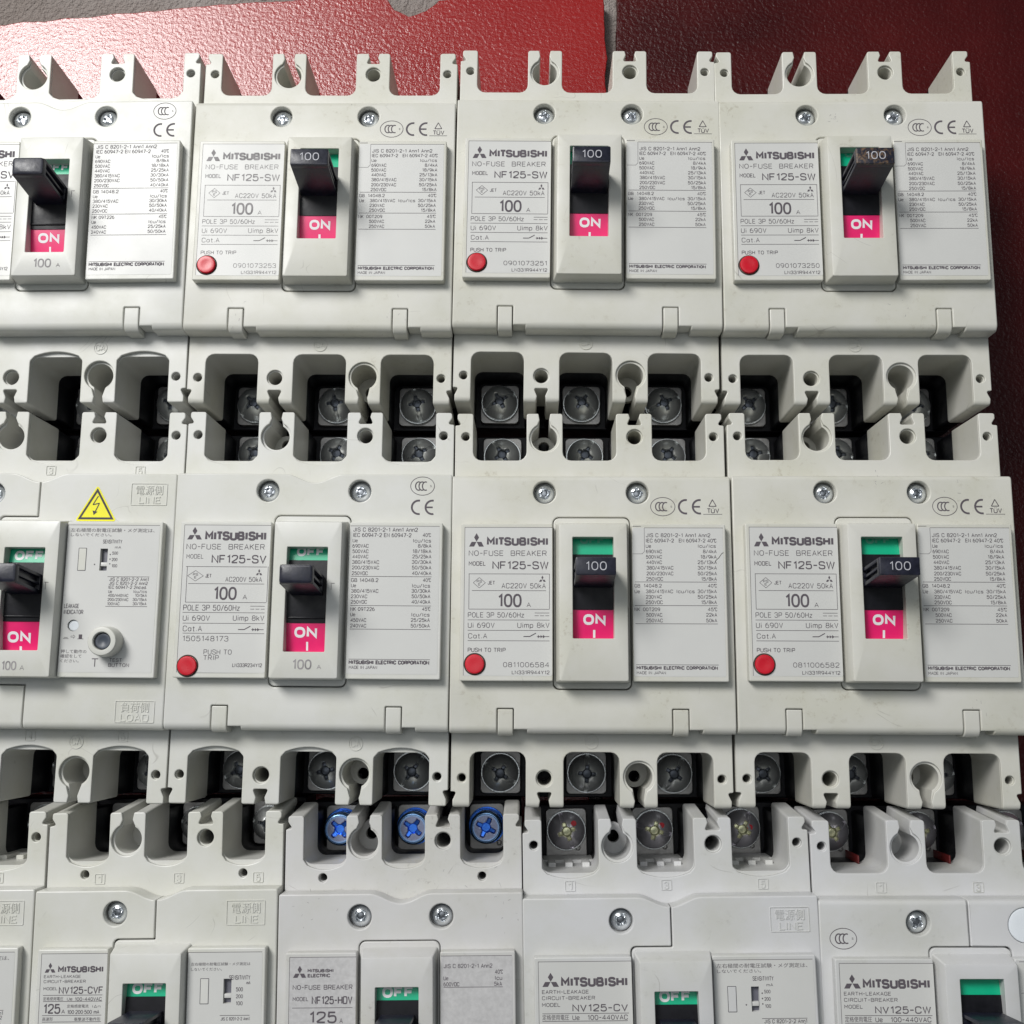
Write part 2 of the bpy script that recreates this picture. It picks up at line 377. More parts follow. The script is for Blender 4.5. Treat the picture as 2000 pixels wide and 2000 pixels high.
def chaikin(p, closed, it=3):
    for _ in range(it):
        q = [] if closed else [p[0]]
        n = len(p)
        for i in range(n if closed else n - 1):
            a, b = p[i], p[(i + 1) % n]
            f0 = .25 if closed or i > 0 else .0
            f1 = .75 if closed or i < n - 2 else 1.0
            if f0: q.append((a[0] + (b[0] - a[0]) * f0, a[1] + (b[1] - a[1]) * f0))
            if f1 < 1: q.append((a[0] + (b[0] - a[0]) * f1, a[1] + (b[1] - a[1]) * f1))
        if not closed: q.append(p[-1])
        p = q
    return p

def ribbon(p, closed, hx, hy):
    # mitred ribbon of constant stroke width along a polyline
    n = len(p); L = []; R_ = []
    for i in range(n):
        a = p[i - 1] if (i > 0 or closed) else None; b = p[(i + 1) % n] if (i < n - 1 or closed) else None
        c = Vector(p[i])
        d1 = (c - Vector(a)).normalized() if a else None; d2 = (Vector(b) - c).normalized() if b else None
        if d1 is None: d1 = d2
        if d2 is None: d2 = d1
        t = (d1 + d2)
        t = t.normalized() if t.length > 1e-4 else d2
        nn = Vector((-t.y, t.x)); k = min(1 / max(.35, nn.dot(Vector((-d2.y, d2.x)))), 1.9)
        off = nn * k
        e = Vector((0, 0))
        if a is None: e = -d2 * min(hx, hy) * .0
        L.append((c.x + off.x * hx + e.x, c.y + off.y * hy + e.y)); R_.append((c.x - off.x * hx + e.x, c.y - off.y * hy + e.y))
    return L, R_

def glyphs(s, bold, ratio):
    """string -> flat mesh data, cap height 1, width scaled later; ratio = horizontal squeeze so strokes keep an even weight"""
    k = (s, bold, round(ratio, 2))
    if k in TC: return TC[k]
    if all(ch in G for ch in s):
        x = 0.0; vs = []; fs = []
        wt = {0: .64, 1: .92, 2: 1.55, 3: .40, 5: .84}[bold]
        gap = {0: 1.7, 1: 1.5, 2: 1.9, 3: 1.7, 5: 1.6}[bold]
        for ci, ch in enumerate(s):
            gw, strokes = G[ch]
            for si, st in enumerate(strokes):
                closed = st[0] == 'c'
                pts = [(q[0] + x, q[1]) for q in st[1:]]
                if st[0] in 'sc': pts = chaikin(pts, closed, 2 if closed else 2)
                pts = [(q[0], q[1] * (6 - wt) / 6 + wt / 2) for q in pts]
                A, B = ribbon(pts, closed, wt / 2 / max(ratio, .72), wt / 2)
                n0 = len(vs); n = len(A); zz = si * .006
                for a, b in zip(A, B): vs += [Vector((a[0] / 6, a[1] / 6, zz)), Vector((b[0] / 6, b[1] / 6, zz))]
                for i in range(n if closed else n - 1):
                    j = (i + 1) % n; fs.append((n0 + 2 * i, n0 + 2 * i + 1, n0 + 2 * j + 1, n0 + 2 * j))
            nxt = s[ci + 1] if ci + 1 < len(s) else ''
            x += gw + gap - (wt * .5 if bold in (1, 2) and (ch in 'TL' or nxt == 'T') else 0)
        x0 = min(v.x for v in vs); x1 = max(v.x for v in vs)
        TC[k] = (vs, fs, x0, x1, 1.0)
    else:
        cu = bpy.data.curves.new('t', 'FONT'); cu.body = s; cu.size = 1; cu.resolution_u = 2
        cu.offset = {0: -0.004, 1: 0.010, 2: 0.030, 3: 0, 4: 0.0}[bold]
        me = to_mesh_from_curve(cu, 't')
        vs = [v.co.copy() for v in me.vertices]; fs = [tuple(p.vertices) for p in me.polygons]
        bpy.data.meshes.remove(me)
        TC[k] = (vs, fs, min(v.x for v in vs), max(v.x for v in vs), .86 if bold == 4 else .69)
    return TC[k]

def natural(s, bold):
    if not all(ch in G for ch in s): return None
    gap = {0: 1.7, 1: 1.5, 2: 1.9, 3: 1.7, 5: 1.6}.get(bold, 1.7)
    return (sum(G[ch][0] for ch in s) + gap * (len(s) - 1)) / 6

class Ink:
    def __init__(self): self.v = []; self.f = []
    def add(self, vs, fs):
        n = len(self.v); self.v += vs; self.f += [tuple(i + n for i in f) for f in fs]
    def poly(self, pts, z):
        self.add([(x, y, z) for x, y in pts], [tuple(range(len(pts)))])
    def text(self, s, x0, y0, x1, y1, z, bold=0, ext=0.0):
        h = y1 - y0
        if bold == 0 and h < 1.4 and natural(s, 0): bold = 5
        nat = natural(s, bold)
        ratio = (x1 - x0) / (nat * h) if nat else 1
        vs, fs, a, b, cap = glyphs(s, bold, ratio)
        sx = (x1 - x0) / (b - a); sy = h / cap; yb = y0 + (0.08 * sy if bold == 4 else 0)
        top = [(x0 + (v.x - a) * sx, yb + v.y * sy, z + v.z + ext) for v in vs]
        self.add(top, fs)
        if ext:
            # raised letters: walls down from every open edge
            cnt = {}
            for f in fs:
                for i in range(len(f)):
                    e = (f[i], f[(i + 1) % len(f)]); cnt[tuple(sorted(e))] = cnt.get(tuple(sorted(e)), []) + [e]
            n = len(self.v); self.v += [(p[0], p[1], z - ext) for p in top]
            base = n - len(top)
            for es in cnt.values():
                if len(es) == 1: a_, b_ = es[0]; self.f.append((base + b_, base + a_, n + a_, n + b_))
    def line(self, x0, y0, x1, y1, z, w=0.14):
        dx, dy = x1 - x0, y1 - y0; L = math.hypot(dx, dy) or 1; nx, ny = -dy / L * w / 2, dx / L * w / 2
        self.poly([(x0 + nx, y0 + ny), (x0 - nx, y0 - ny), (x1 - nx, y1 - ny), (x1 + nx, y1 + ny)], z)
    def ringo(self, cx, cy, rx, ry, z, w=0.2, n=36, a0=0, a1=360):
        o = [(cx + rx * cos(radians(a0 + (a1 - a0) * k / n)), cy + ry * sin(radians(a0 + (a1 - a0) * k / n)), z) for k in range(n + 1)]
        i = [(cx + (rx - w) * cos(radians(a0 + (a1 - a0) * k / n)), cy + (ry - w) * sin(radians(a0 + (a1 - a0) * k / n)), z) for k in range(n + 1)]
        self.add(o + i, [(k, k + 1, n + 2 + k, n + 1 + k) for k in range(n)])
    def logo(self, x0, y0, x1, y1, z):
        # three rhombi meeting at a point
        cx = (x0 + x1) / 2; W = x1 - x0; H = y1 - y0; cy = y0 + H * 0.36
        a = W / 6.0
        self.poly([(cx, cy + .02), (cx + a, cy + H * 0.32), (cx, y1), (cx - a, cy + H * 0.32)], z)
        self.poly([(cx - .05, cy - .04), (cx - 2 * a, cy - .04), (x0, y0), (cx - a, y0)], z)
        self.poly([(cx + .05, cy - .04), (cx + a, y0), (x1, y0), (cx + 2 * a, cy - .04)], z)
    def run(self, items, z, sub=None):
        for t, x0, y0, x1, y1, fl in items:
            if sub and t in sub: t = sub[t]
            if t in ('-', '|'):
                if t == '|': x1 = x0
                self.line(x0, y0, x1, y1, z, 0.15)
            elif t == 'LOGO': self.logo(x0, y0, x1, y1, z)
            elif t == 'PSE':
                cx, cy = (x0 + x1) / 2, (y0 + y1) / 2
                q = [(x0, cy), (cx, y0), (x1, cy), (cx, y1)]
                for a, b in zip(q, q[1:] + q[:1]): self.line(*a, *b, z, 0.13)
                h = (y1 - y0) * 0.26
                self.text('PS', cx - h * .95, cy + .02, cx + h * .95, cy + h, z); self.text('E', cx - h * .45, cy - h, cx + h * .35, cy - .08, z)
            elif t == 'SWITCH':
                m = y0 + (y1 - y0) * 0.45; W = x1 - x0
                self.line(x0, m, x0 + W * .24, m, z, .28); self.line(x0 + W * .24, m, x0 + W * .48, y1, z, .28)
                self.line(x0 + W * .52, m, x1, m, z, .2)
                for cx in (x0 + W * .60, x0 + W * .70, x0 + W * .80):
                    self.poly([(cx - .32, m - .5), (cx + .32, m), (cx - .32, m + .5)], z + .004)
                self.line(x0 + W * .76, m - .5, x0 + W * .76, m + .5, z, .14)
            elif t == 'CCC':
                cx, cy = (x0 + x1) / 2, (y0 + y1) / 2; rx, ry = (x1 - x0) / 2, (y1 - y0) / 2
                self.ringo(cx, cy, rx, ry, z, .2, 44)
                for d in (-.30, -.02, .26):
                    self.ringo(cx + rx * (d - .02), cy, rx * .30, ry * .50, z, .36, 18, 65, 295)
                self.text('S', cx + rx * .62, cy - .3, cx + rx * .74, cy + .3, z)
            elif t == 'CE':
                h = (y1 - y0) / 2; cy = (y0 + y1) / 2; w = 0.62
                W = x1 - x0; e = x0 + W * .60 + h
                for cx in (x0 + h, e): self.ringo(cx, cy, h, h, z, w, 22, 80, 280)
                self.line(e - h + w * .9, cy, e + .1, cy, z + .004, w * .85)
            elif t == 'TUVTRI':
                q = [(x0, y0), (x1, y0), ((x0 + x1) / 2, y1)]
                for a, b in zip(q, q[1:] + q[:1]): self.line(*a, *b, z, 0.26)
            elif t == 'BAR': self.poly([(x0, y0), (x1, y0), (x1, y1), (x0, y1)], z)
            elif t == '•': self.poly(circ((x0 + x1) / 2, (y0 + y1) / 2, .22, 10), z)
            elif t == '■': self.poly([(x0, y0), (x1, y0), (x1, y1), (x0, y1)], z)
            elif t == '⇨':
                m = (y0 + y1) / 2; q = [(x0, m - .2), (x0 + .8, m - .2), (x0 + .8, y0), (x1, m), (x0 + .8, y1), (x0 + .8, m + .2), (x0, m + .2)]
                for a, b in zip(q, q[1:] + q[:1]): self.line(*a, *b, z, 0.10)
            else: self.text(t, x0, y0, x1, y1, z, fl)
    def mesh(self, name='lettering'):
        me = bpy.data.meshes.new(name); me.from_pydata(self.v, [], self.f); me.update()
        return me

# ------------------------------------------------------------------ printed matter: (text, x0, baseline, x1, cap line, weight), millimetres on the breaker
TXT_W_LEFT = [
    ('LOGO', 5.95, 82.01, 10.64, 86.32, 0),
    ('MITSUBISHI', 11.56, 82.32, 31.04, 85.05, 2),
    ('NO-FUSE  BREAKER', 5.86, 79.04, 30.57, 80.76, 0),
    ('MODEL', 5.9, 75.89, 11.19, 77.27, 0),
    ('NF125-SW', 13.39, 74.79, 31.21, 77.32, 1),
    ('-', 5.93, 73.29, 31.5, 73.29, 0),
    ('-', 6.05, 62.12, 31.49, 62.12, 0),
    ('|', 6.05, 62.12, 5.93, 73.29, 0),
    ('|', 31.49, 62.21, 31.5, 73.36, 0),
    ('-', 6.98, 67.99, 30.44, 67.99, 0),
    ('PSE', 7.38, 68.81, 11.23, 72.13, 0),
    ('JET', 11.96, 69.89, 14.18, 71.07, 0),
    ('LOGO', 28.22, 70.82, 30.33, 72.77, 0),
    ('AC220V 50kA', 16.37, 68.72, 30.33, 70.35, 0),
    ('100', 15.41, 62.74, 22.71, 66.98, 1),
    ('A', 24.3, 62.77, 25.65, 64.23, 0),
    ('POLE 3P 50/60Hz', 5.78, 59.49, 23.55, 61.13, 0),
    ('-', 26.82, 60.96, 31.44, 60.96, 0),
    ('-', 26.82, 60.09, 28.11, 60.09, 0),
    ('-', 28.52, 60.09, 29.8, 60.09, 0),
    ('-', 30.21, 60.1, 31.43, 60.1, 0),
    ('-', 5.73, 58.73, 31.49, 58.73, 0),
    ('Ui 690V', 5.82, 56.23, 14.22, 57.89, 0),
    ('Uimp 8kV', 21.4, 56.28, 31.49, 57.95, 0),
    ('-', 5.77, 55.47, 31.49, 55.47, 0),
    ('Cat.A', 5.97, 52.92, 11.91, 54.51, 0),
    ('SWITCH', 23.34, 52.69, 31.43, 54.64, 0),
    ('-', 5.81, 52.22, 31.49, 52.22, 0),
    ('PUSH TO TRIP', 5.85, 48.69, 17.76, 50.01, 0),
    ('SERIAL', 16.99, 44.01, 31.31, 45.57, 0),
    ('LN331R944Y12', 19.72, 41.84, 31.48, 42.98, 0),
]
TXT_W_RIGHT = [
    ('JIS C 8201-2-1 Ann1 Ann2', 62.17, 85.15, 82.57, 86.39, 0),
    ('IEC 60947-2', 62.15, 83.45, 71.01, 84.66, 0),
    ('EN 60947-2 40℃', 72.56, 83.47, 84.44, 84.69, 0),
    ('Ue', 62.06, 81.75, 63.75, 82.84, 0),
    ('Icu/Ics', 78.6, 81.79, 84.23, 82.89, 0),
    ('690VAC', 62.1, 79.99, 67.15, 81.15, 0),
    ('8/4kA', 80.14, 80.03, 84.45, 81.19, 0),
    ('500VAC', 62.07, 78.26, 67.12, 79.42, 0),
    ('18/9kA', 79.36, 78.31, 84.41, 79.47, 0),
    ('440VAC', 62.15, 76.54, 67.09, 77.7, 0),
    ('25/13kA', 78.39, 76.58, 84.44, 77.74, 0),
    ('380/415VAC', 62.22, 74.78, 70.68, 75.95, 0),
    ('30/15kA', 78.35, 74.83, 84.39, 75.99, 0),
    ('200/230VAC', 62.19, 72.96, 70.64, 74.13, 0),
    ('50/25kA', 78.31, 73.01, 84.35, 74.17, 0),
    ('250VDC', 62.07, 71.25, 67.37, 72.41, 0),
    ('15/8kA', 79.44, 71.3, 84.3, 72.45, 0),
    ('-', 58.49, 70.87, 84.2, 70.87, 0),
    ('GB', 58.36, 69.09, 60.12, 70.23, 0),
    ('14048.2', 61.3, 69.1, 66.9, 70.25, 0),
    ('40℃', 81.39, 69.16, 84.25, 70.3, 0),
    ('Ue', 58.34, 67.31, 60.02, 68.42, 0),
    ('380/415VAC', 61.91, 67.32, 70.44, 68.45, 0),
    ('Icu/Ics', 71.58, 67.35, 77.21, 68.47, 0),
    ('30/15kA', 78.18, 67.37, 84.2, 68.49, 0),
    ('230VAC', 61.89, 65.58, 66.9, 66.73, 0),
    ('50/25kA', 78.14, 65.63, 84.16, 66.79, 0),
    ('250VDC', 61.79, 63.88, 67.14, 65.03, 0),
    ('15/8kA', 79.27, 63.93, 84.12, 65.08, 0),
    ('-', 58.39, 63.43, 84.34, 63.43, 0),
    ('NK', 58.27, 61.63, 59.95, 62.77, 0),
    ('00T209', 60.93, 61.64, 66.27, 62.79, 0),
    ('45℃', 81.21, 61.71, 84.16, 62.85, 0),
    ('500VAC', 61.9, 59.91, 66.91, 61.06, 0),
    ('22kA', 80.67, 59.98, 84.12, 61.12, 0),
    ('250VAC', 61.87, 58.15, 67.04, 59.3, 0),
    ('50kA', 80.63, 58.22, 84.07, 59.36, 0),
    ('-', 58.45, 57.71, 84.27, 57.71, 0),
    ('-', 58.54, 44.94, 84.21, 44.94, 0),
    ('MITSUBISHI ELECTRIC CORPORATION', 58.62, 43.43, 83.93, 44.55, 2),
    ('MADE IN JAPAN', 58.67, 41.99, 67.75, 42.91, 0),
]
TXT_V_LEFT = [
    ('LOGO', 5.61, 83.5, 10.28, 87.55, 0),
    ('MITSUBISHI', 11.29, 83.23, 30.95, 86.17, 2),
    ('NO-FUSE  BREAKER', 5.49, 80.32, 30.54, 82.1, 0),
    ('MODEL', 5.66, 77.34, 11.06, 78.75, 0),
    ('NF125-SV', 13.77, 75.9, 31.29, 78.58, 1),
    ('-', 5.68, 74.78, 31.63, 74.78, 0),
    ('-', 6.03, 63.42, 31.9, 63.42, 0),
    ('|', 6.15, 63.42, 5.5, 74.78, 0),
    ('|', 32.02, 63.61, 31.51, 74.95, 0),
    ('-', 6.7, 69.33, 30.98, 69.33, 0),
    ('PSE', 6.36, 70.15, 11.4, 73.51, 0),
    ('JET', 12.05, 71.26, 13.95, 72.46, 0),
    ('LOGO', 28.2, 72.14, 30.18, 74.11, 0),
    ('AC200V 50kA', 18.52, 70.0, 30.18, 71.56, 0),
    ('100', 15.15, 64.19, 22.34, 68.37, 1),
    ('A', 24.3, 64.38, 25.71, 65.92, 0),
    ('POLE 3P 50/60Hz', 5.53, 60.77, 23.62, 62.61, 0),
    ('-', 26.88, 62.28, 31.43, 62.28, 0),
    ('-', 26.93, 61.34, 28.17, 61.34, 0),
    ('-', 28.58, 61.35, 29.82, 61.35, 0),
    ('-', 30.23, 61.36, 31.47, 61.36, 0),
    ('-', 5.44, 60.18, 31.51, 60.18, 0),
    ('Ui 690V', 5.59, 57.55, 14.17, 59.25, 0),
    ('Uimp 8kV', 21.51, 57.67, 31.44, 59.38, 0),
    ('-', 5.64, 56.79, 31.66, 56.79, 0),
    ('Cat.A', 5.78, 54.22, 11.87, 55.96, 0),
    ('SWITCH', 23.33, 54.0, 31.42, 55.99, 0),
    ('-', 5.82, 53.63, 31.69, 53.63, 0),
    ('SERIAL', 5.96, 51.13, 20.39, 52.81, 0),
    ('PUSH TO', 12.77, 47.0, 21.66, 48.58, 0),
    ('TRIP', 12.86, 45.21, 17.65, 46.75, 0),
    ('LN333R234Y12', 22.05, 43.14, 31.41, 44.32, 0),
]
TXT_V_RIGHT = [
    ('JIS C 8201-2-1 Ann1 Ann2', 58.79, 86.36, 79.47, 87.68, 0),
    ('IEC 60947-2 EN 60947-2', 58.85, 84.61, 77.44, 85.92, 0),
    ('40℃', 81.02, 84.75, 83.64, 85.96, 0),
    ('Ue', 58.7, 82.9, 60.29, 84.04, 0),
    ('Icu/Ics', 78.05, 82.96, 83.75, 84.15, 0),
    ('690VAC', 58.69, 81.16, 63.84, 82.36, 0),
    ('8/8kA', 79.61, 81.3, 83.88, 82.48, 0),
    ('500VAC', 58.74, 79.43, 63.85, 80.62, 0),
    ('18/18kA', 77.96, 79.55, 83.92, 80.75, 0),
    ('440VAC', 58.73, 77.73, 63.84, 78.91, 0),
    ('25/25kA', 77.9, 77.85, 83.95, 79.05, 0),
    ('380/415VAC', 58.75, 75.96, 67.34, 77.17, 0),
    ('30/30kA', 77.77, 76.09, 83.99, 77.28, 0),
    ('200/230VAC', 58.74, 74.2, 67.39, 75.41, 0),
    ('50/50kA', 77.81, 74.32, 84.02, 75.52, 0),
    ('250VDC', 58.73, 72.4, 63.83, 73.59, 0),
    ('40/40kA', 77.85, 72.53, 84.06, 73.72, 0),
    ('-', 58.54, 72.0, 84.16, 72.0, 0),
    ('GB 14048.2', 58.6, 70.21, 67.26, 71.41, 0),
    ('40℃', 81.37, 70.36, 83.94, 71.53, 0),
    ('Ue', 58.65, 68.52, 60.23, 69.64, 0),
    ('Icu/Ics', 78.05, 68.55, 83.74, 69.74, 0),
    ('380/415VAC', 58.71, 66.77, 67.36, 67.97, 0),
    ('30/30kA', 77.88, 66.9, 83.84, 68.09, 0),
    ('230VAC', 58.7, 65.05, 63.88, 66.23, 0),
    ('50/50kA', 77.92, 65.19, 83.88, 66.38, 0),
    ('250VDC', 58.69, 63.31, 63.83, 64.49, 0),
    ('40/40kA', 77.9, 63.45, 83.91, 64.63, 0),
    ('-', 58.6, 62.74, 84.18, 62.74, 0),
    ('NK 09T226', 58.66, 61.03, 66.35, 62.23, 0),
    ('45℃', 81.3, 61.2, 83.96, 62.35, 0),
    ('Ue', 58.71, 59.36, 60.25, 60.47, 0),
    ('Icu/Ics', 78.06, 59.4, 83.76, 60.58, 0),
    ('450VAC', 58.77, 57.56, 63.76, 58.73, 0),
    ('25/25kA', 77.86, 57.7, 83.86, 58.88, 0),
    ('240VAC', 58.76, 55.79, 63.82, 56.96, 0),
    ('50/50kA', 77.84, 55.93, 83.9, 57.11, 0),
    ('-', 58.57, 55.32, 84.17, 55.32, 0),
    ('-', 58.65, 45.91, 84.13, 45.91, 0),
    ('MITSUBISHI ELECTRIC CORPORATION', 58.63, 44.33, 83.97, 45.59, 2),
    ('MADE IN JAPAN', 58.75, 42.88, 67.64, 43.87, 0),
]
TXT_V_ESC = [
    ('100', 41.93, 42.47, 47.75, 45.55, 1),
    ('A', 49.41, 42.6, 50.78, 43.94, 0),
    ('-', 52.75, 69.35, 54.09, 69.35, 0),
    ('|', 53.03, 67.25, 52.96, 69.09, 0),
]
TXT_V_ON = [
    ('ON', 41.36, 52.43, 48.53, 55.81, 2),
    ('BAR', 45.1, 48.44, 45.73, 51.17, 0),
    ('OFF', 40.99, 78.32, 49.52, 81.34, 2),
]
TXT_W_ON = [
    ('ON', 42.09, 57.23, 49.11, 60.57, 2),
    ('BAR', 45.15, 53.24, 45.87, 55.68, 0),
    ('OFF', 40.58, 81.2, 48.43, 83.78, 2),
]
TXT_NV_OFF = [
    ('OFF', 39.48, 76.47, 48.81, 79.53, 2),
    ('ON', 40.31, 50.44, 47.72, 53.93, 2),
    ('BAR', 44.17, 47.77, 44.93, 49.29, 0),
]
TXT_V_MARK = [
    ('CCC', 76.33, 98.83, 84.28, 105.06, 0),
    ('CE', 76.66, 92.43, 84.07, 97.47, 0),
]
TXT_W_MARK = [
    ('CCC', 64.06, 92.51, 72.11, 98.71, 0),
    ('CE', 72.95, 93.07, 80.4, 98.11, 0),
    ('TUVTRI', 82.9, 95.75, 85.28, 97.94, 0),
    ('TÜV', 82.37, 93.51, 86.17, 95.09, 1),
    ('-', 81.06, 93.14, 87.13, 93.14, 0),
]
TXT_NV_RIGHT = [
    ('左右極間の耐電圧試験・メグ測定は、', 57.76, 85.9, 84.8, 87.09, 4),
    ('しないでください。', 57.87, 84.49, 70.98, 85.49, 4),
    ('SENSITIVITY', 68.36, 82.23, 74.56, 83.5, 0),
    ('mA', 72.36, 80.61, 74.34, 81.46, 0),
    ('•', 70.78, 78.47, 71.22, 78.96, 0),
    ('•', 70.79, 76.98, 71.23, 77.46, 0),
    ('•', 70.81, 75.46, 71.25, 75.94, 0),
    ('•', 65.93, 75.24, 66.37, 75.72, 0),
    ('500', 71.6, 78.66, 73.47, 79.66, 0),
    ('200', 71.59, 76.57, 73.4, 77.6, 0),
    ('100', 71.73, 74.57, 73.45, 75.6, 0),
    ('-', 70.6, 71.59, 83.98, 71.59, 0),
    ('-', 70.57, 62.13, 83.89, 62.13, 0),
    ('JIS C 8201-2-2 Ann1', 71.22, 70.26, 83.85, 71.34, 0),
    ('JIS C 8201-2-2 Ann2', 71.22, 68.99, 83.63, 70.06, 0),
    ('IEC 60947-2 2nd.ed.', 71.16, 67.71, 83.36, 68.76, 0),
    ('Ue', 71.16, 66.38, 72.38, 67.31, 0),
    ('Icu/Ics', 79.26, 66.45, 83.51, 67.4, 0),
    ('400/440VAC', 71.13, 65.14, 77.65, 66.11, 0),
    ('10/5kA', 79.88, 65.22, 83.58, 66.16, 0),
    ('200/230VAC', 71.13, 63.82, 77.74, 64.78, 0),
    ('30/15kA', 79.13, 63.88, 83.61, 64.83, 0),
    ('100VAC', 71.14, 62.49, 75.01, 63.44, 0),
    ('30/15kA', 79.22, 62.56, 83.6, 63.51, 0),
    ('LEAKAGE', 57.36, 61.49, 62.09, 62.86, 0),
    ('INDICATOR', 57.44, 59.58, 63.63, 60.96, 0),
    ('-', 57.79, 51.82, 59.56, 51.82, 0),
    ('-', 58.06, 52.21, 59.24, 52.21, 1),
    ('⇨', 60.29, 51.93, 61.6, 53.02, 0),
    ('-', 62.37, 51.78, 64.29, 51.78, 0),
    ('■', 62.75, 51.87, 63.83, 53.19, 0),
    ('押して動作の', 57.4, 47.25, 65.57, 48.34, 4),
    ('確認をして', 57.36, 45.8, 64.06, 46.87, 4),
    ('ください。', 57.42, 44.35, 63.29, 45.33, 4),
    ('T', 67.43, 42.99, 69.44, 45.73, 0),
    ('TEST', 73.04, 44.69, 76.94, 45.8, 0),
    ('BUTTON', 72.71, 43.1, 79.33, 44.26, 0),
]
TXT_NV_ESC = [
    ('100', 40.86, 41.69, 45.43, 44.54, 1),
    ('A', 46.53, 41.74, 47.92, 43.27, 0),
    ('-', 52.23, 69.25, 53.5, 69.25, 0),
    ('|', 52.62, 66.97, 52.45, 69.17, 0),
]
TXT_C_LEFT = [
    ('LOGO', 5.69, 81.09, 10.65, 85.09, 0),
    ('MITSUBISHI', 11.23, 81.04, 31.06, 83.74, 2),
    ('EARTH-LEAKAGE', 5.54, 79.1, 19.4, 80.17, 0),
    ('CIRCUIT-BREAKER', 5.51, 77.37, 21.29, 78.43, 0),
    ('MODEL', 5.48, 75.44, 10.86, 76.54, 0),
    ('MODELNO', 14.5, 74.05, 30.99, 76.09, 1),
    ('-', 5.55, 73.51, 31.29, 73.51, 0),
    ('定格使用電圧', 5.52, 71.69, 13.43, 73.13, 4),
    ('Ue', 14.45, 71.71, 16.57, 73.04, 0),
    ('100-440VAC', 19.02, 71.67, 30.9, 73.07, 0),
    ('-', 5.51, 71.38, 30.84, 71.38, 0),
    ('125', 5.9, 66.6, 11.4, 69.5, 1),
    ('A', 12.0, 66.6, 13.4, 67.8, 0),
    ('定格感度電流', 15.5, 68.6, 26.5, 69.7, 4),
    ('IΔn', 28.2, 68.6, 31.0, 69.7, 0),
    ('100·200·500 mA', 16.0, 66.6, 31.0, 67.9, 0),
    ('-', 5.7, 66.0, 31.2, 66.0, 0),
    ('高速形', 5.8, 64.3, 11.0, 65.5, 4),
    ('-', 5.7, 63.7, 31.2, 63.7, 0),
]
TXT_C2_LEFT = [
    ('LOGO', 5.72, 82.81, 8.99, 85.63, 0),
    ('MITSUBISHI', 9.73, 82.78, 23.45, 84.6, 2),
    ('EARTH-LEAKAGE', 5.57, 81.24, 16.68, 82.09, 0),
    ('CIRCUIT-BREAKER', 5.57, 79.83, 18.29, 80.69, 0),
    ('MODEL', 5.61, 77.78, 9.8, 78.66, 0),
    ('NV125-CVF', 10.29, 76.7, 23.54, 78.74, 1),
    ('-', 5.59, 76.33, 23.54, 76.33, 0),
    ('定格使用電圧', 5.68, 74.81, 11.77, 75.8, 4),
    ('Ue', 12.9, 74.83, 14.52, 75.7, 0),
    ('100-440VAC', 15.34, 74.68, 23.36, 75.7, 0),
    ('-', 5.69, 74.57, 23.54, 74.57, 0),
    ('125', 6.06, 71.09, 11.03, 73.88, 1),
    ('A', 11.36, 71.11, 12.47, 72.26, 0),
    ('定格感度電流', 13.01, 72.73, 19.49, 73.62, 4),
    ('IΔn', 20.68, 72.72, 23.08, 73.49, 0),
    ('100·200·500 mA', 13.23, 70.98, 22.81, 72.1, 0),
    ('-', 5.63, 70.61, 23.48, 70.61, 0),
    ('高速形', 5.72, 69.08, 8.93, 70.06, 4),
    ('衝撃波不動作形', 15.33, 69.0, 23.25, 69.94, 4),
    ('-', 5.68, 68.76, 23.44, 68.76, 0),
]
TXT_C3_LEFT = [
    ('LOGO', 5.69, 82.38, 9.65, 85.78, 0),
    ('MITSUBISHI', 10.02, 83.87, 17.82, 84.86, 2),
    ('ELECTRIC', 10.04, 82.44, 16.84, 83.49, 2),
    ('NO-FUSE BREAKER', 5.64, 78.95, 23.57, 80.32, 0),
    ('MODEL', 5.7, 75.75, 10.36, 76.91, 0),
    ('NF125-HDV', 11.4, 74.81, 23.6, 77.06, 1),
    ('-', 5.58, 73.81, 23.64, 73.81, 0),
    ('125', 10.93, 69.48, 18.93, 72.75, 1),
    ('A', 19.8, 69.41, 20.78, 70.81, 0),
]
TXT_C3_RIGHT = [
    ('JIS C 8201-2-1 Ann2', 50.96, 84.73, 65.55, 85.92, 0),
    ('40℃', 66.25, 83.01, 68.7, 84.2, 0),
    ('Ue', 50.89, 81.3, 52.34, 82.44, 0),
    ('Icu', 66.34, 81.27, 68.46, 82.46, 0),
    ('600VDC', 50.89, 79.56, 55.62, 80.73, 0),
    ('5kA', 66.04, 79.59, 68.39, 80.78, 0),
    ('-', 50.89, 79.3, 68.65, 79.3, 0),
]
TXT_C2_RIGHT = [
    ('左右極間の耐電圧試験・メグ測定は', 49.98, 84.38, 67.9, 85.23, 4),
    ('しないでください。', 50.03, 82.9, 59.37, 83.77, 4),
    ('SENSITIVITY', 61.6, 80.26, 67.99, 81.58, 0),
    ('mA', 66.83, 78.95, 68.04, 79.89, 0),
    ('500', 63.76, 76.97, 65.85, 78.16, 0),
    ('200', 63.81, 75.02, 65.9, 76.11, 0),
    ('100', 63.87, 73.03, 65.84, 74.17, 0),
    ('-', 59.1, 70.19, 68.01, 70.19, 0),
    ('JIS C 8201-2-2 Ann1', 59.42, 68.77, 68.02, 69.7, 0),
]
TXT_C5_MARK = [
    ('CCC', 2.98, 91.42, 11.23, 97.62, 0),
]

# ------------------------------------------------------------------ breaker pieces
T, CV, PN, ES = 57.0, 64.5, 68.0, 72.0

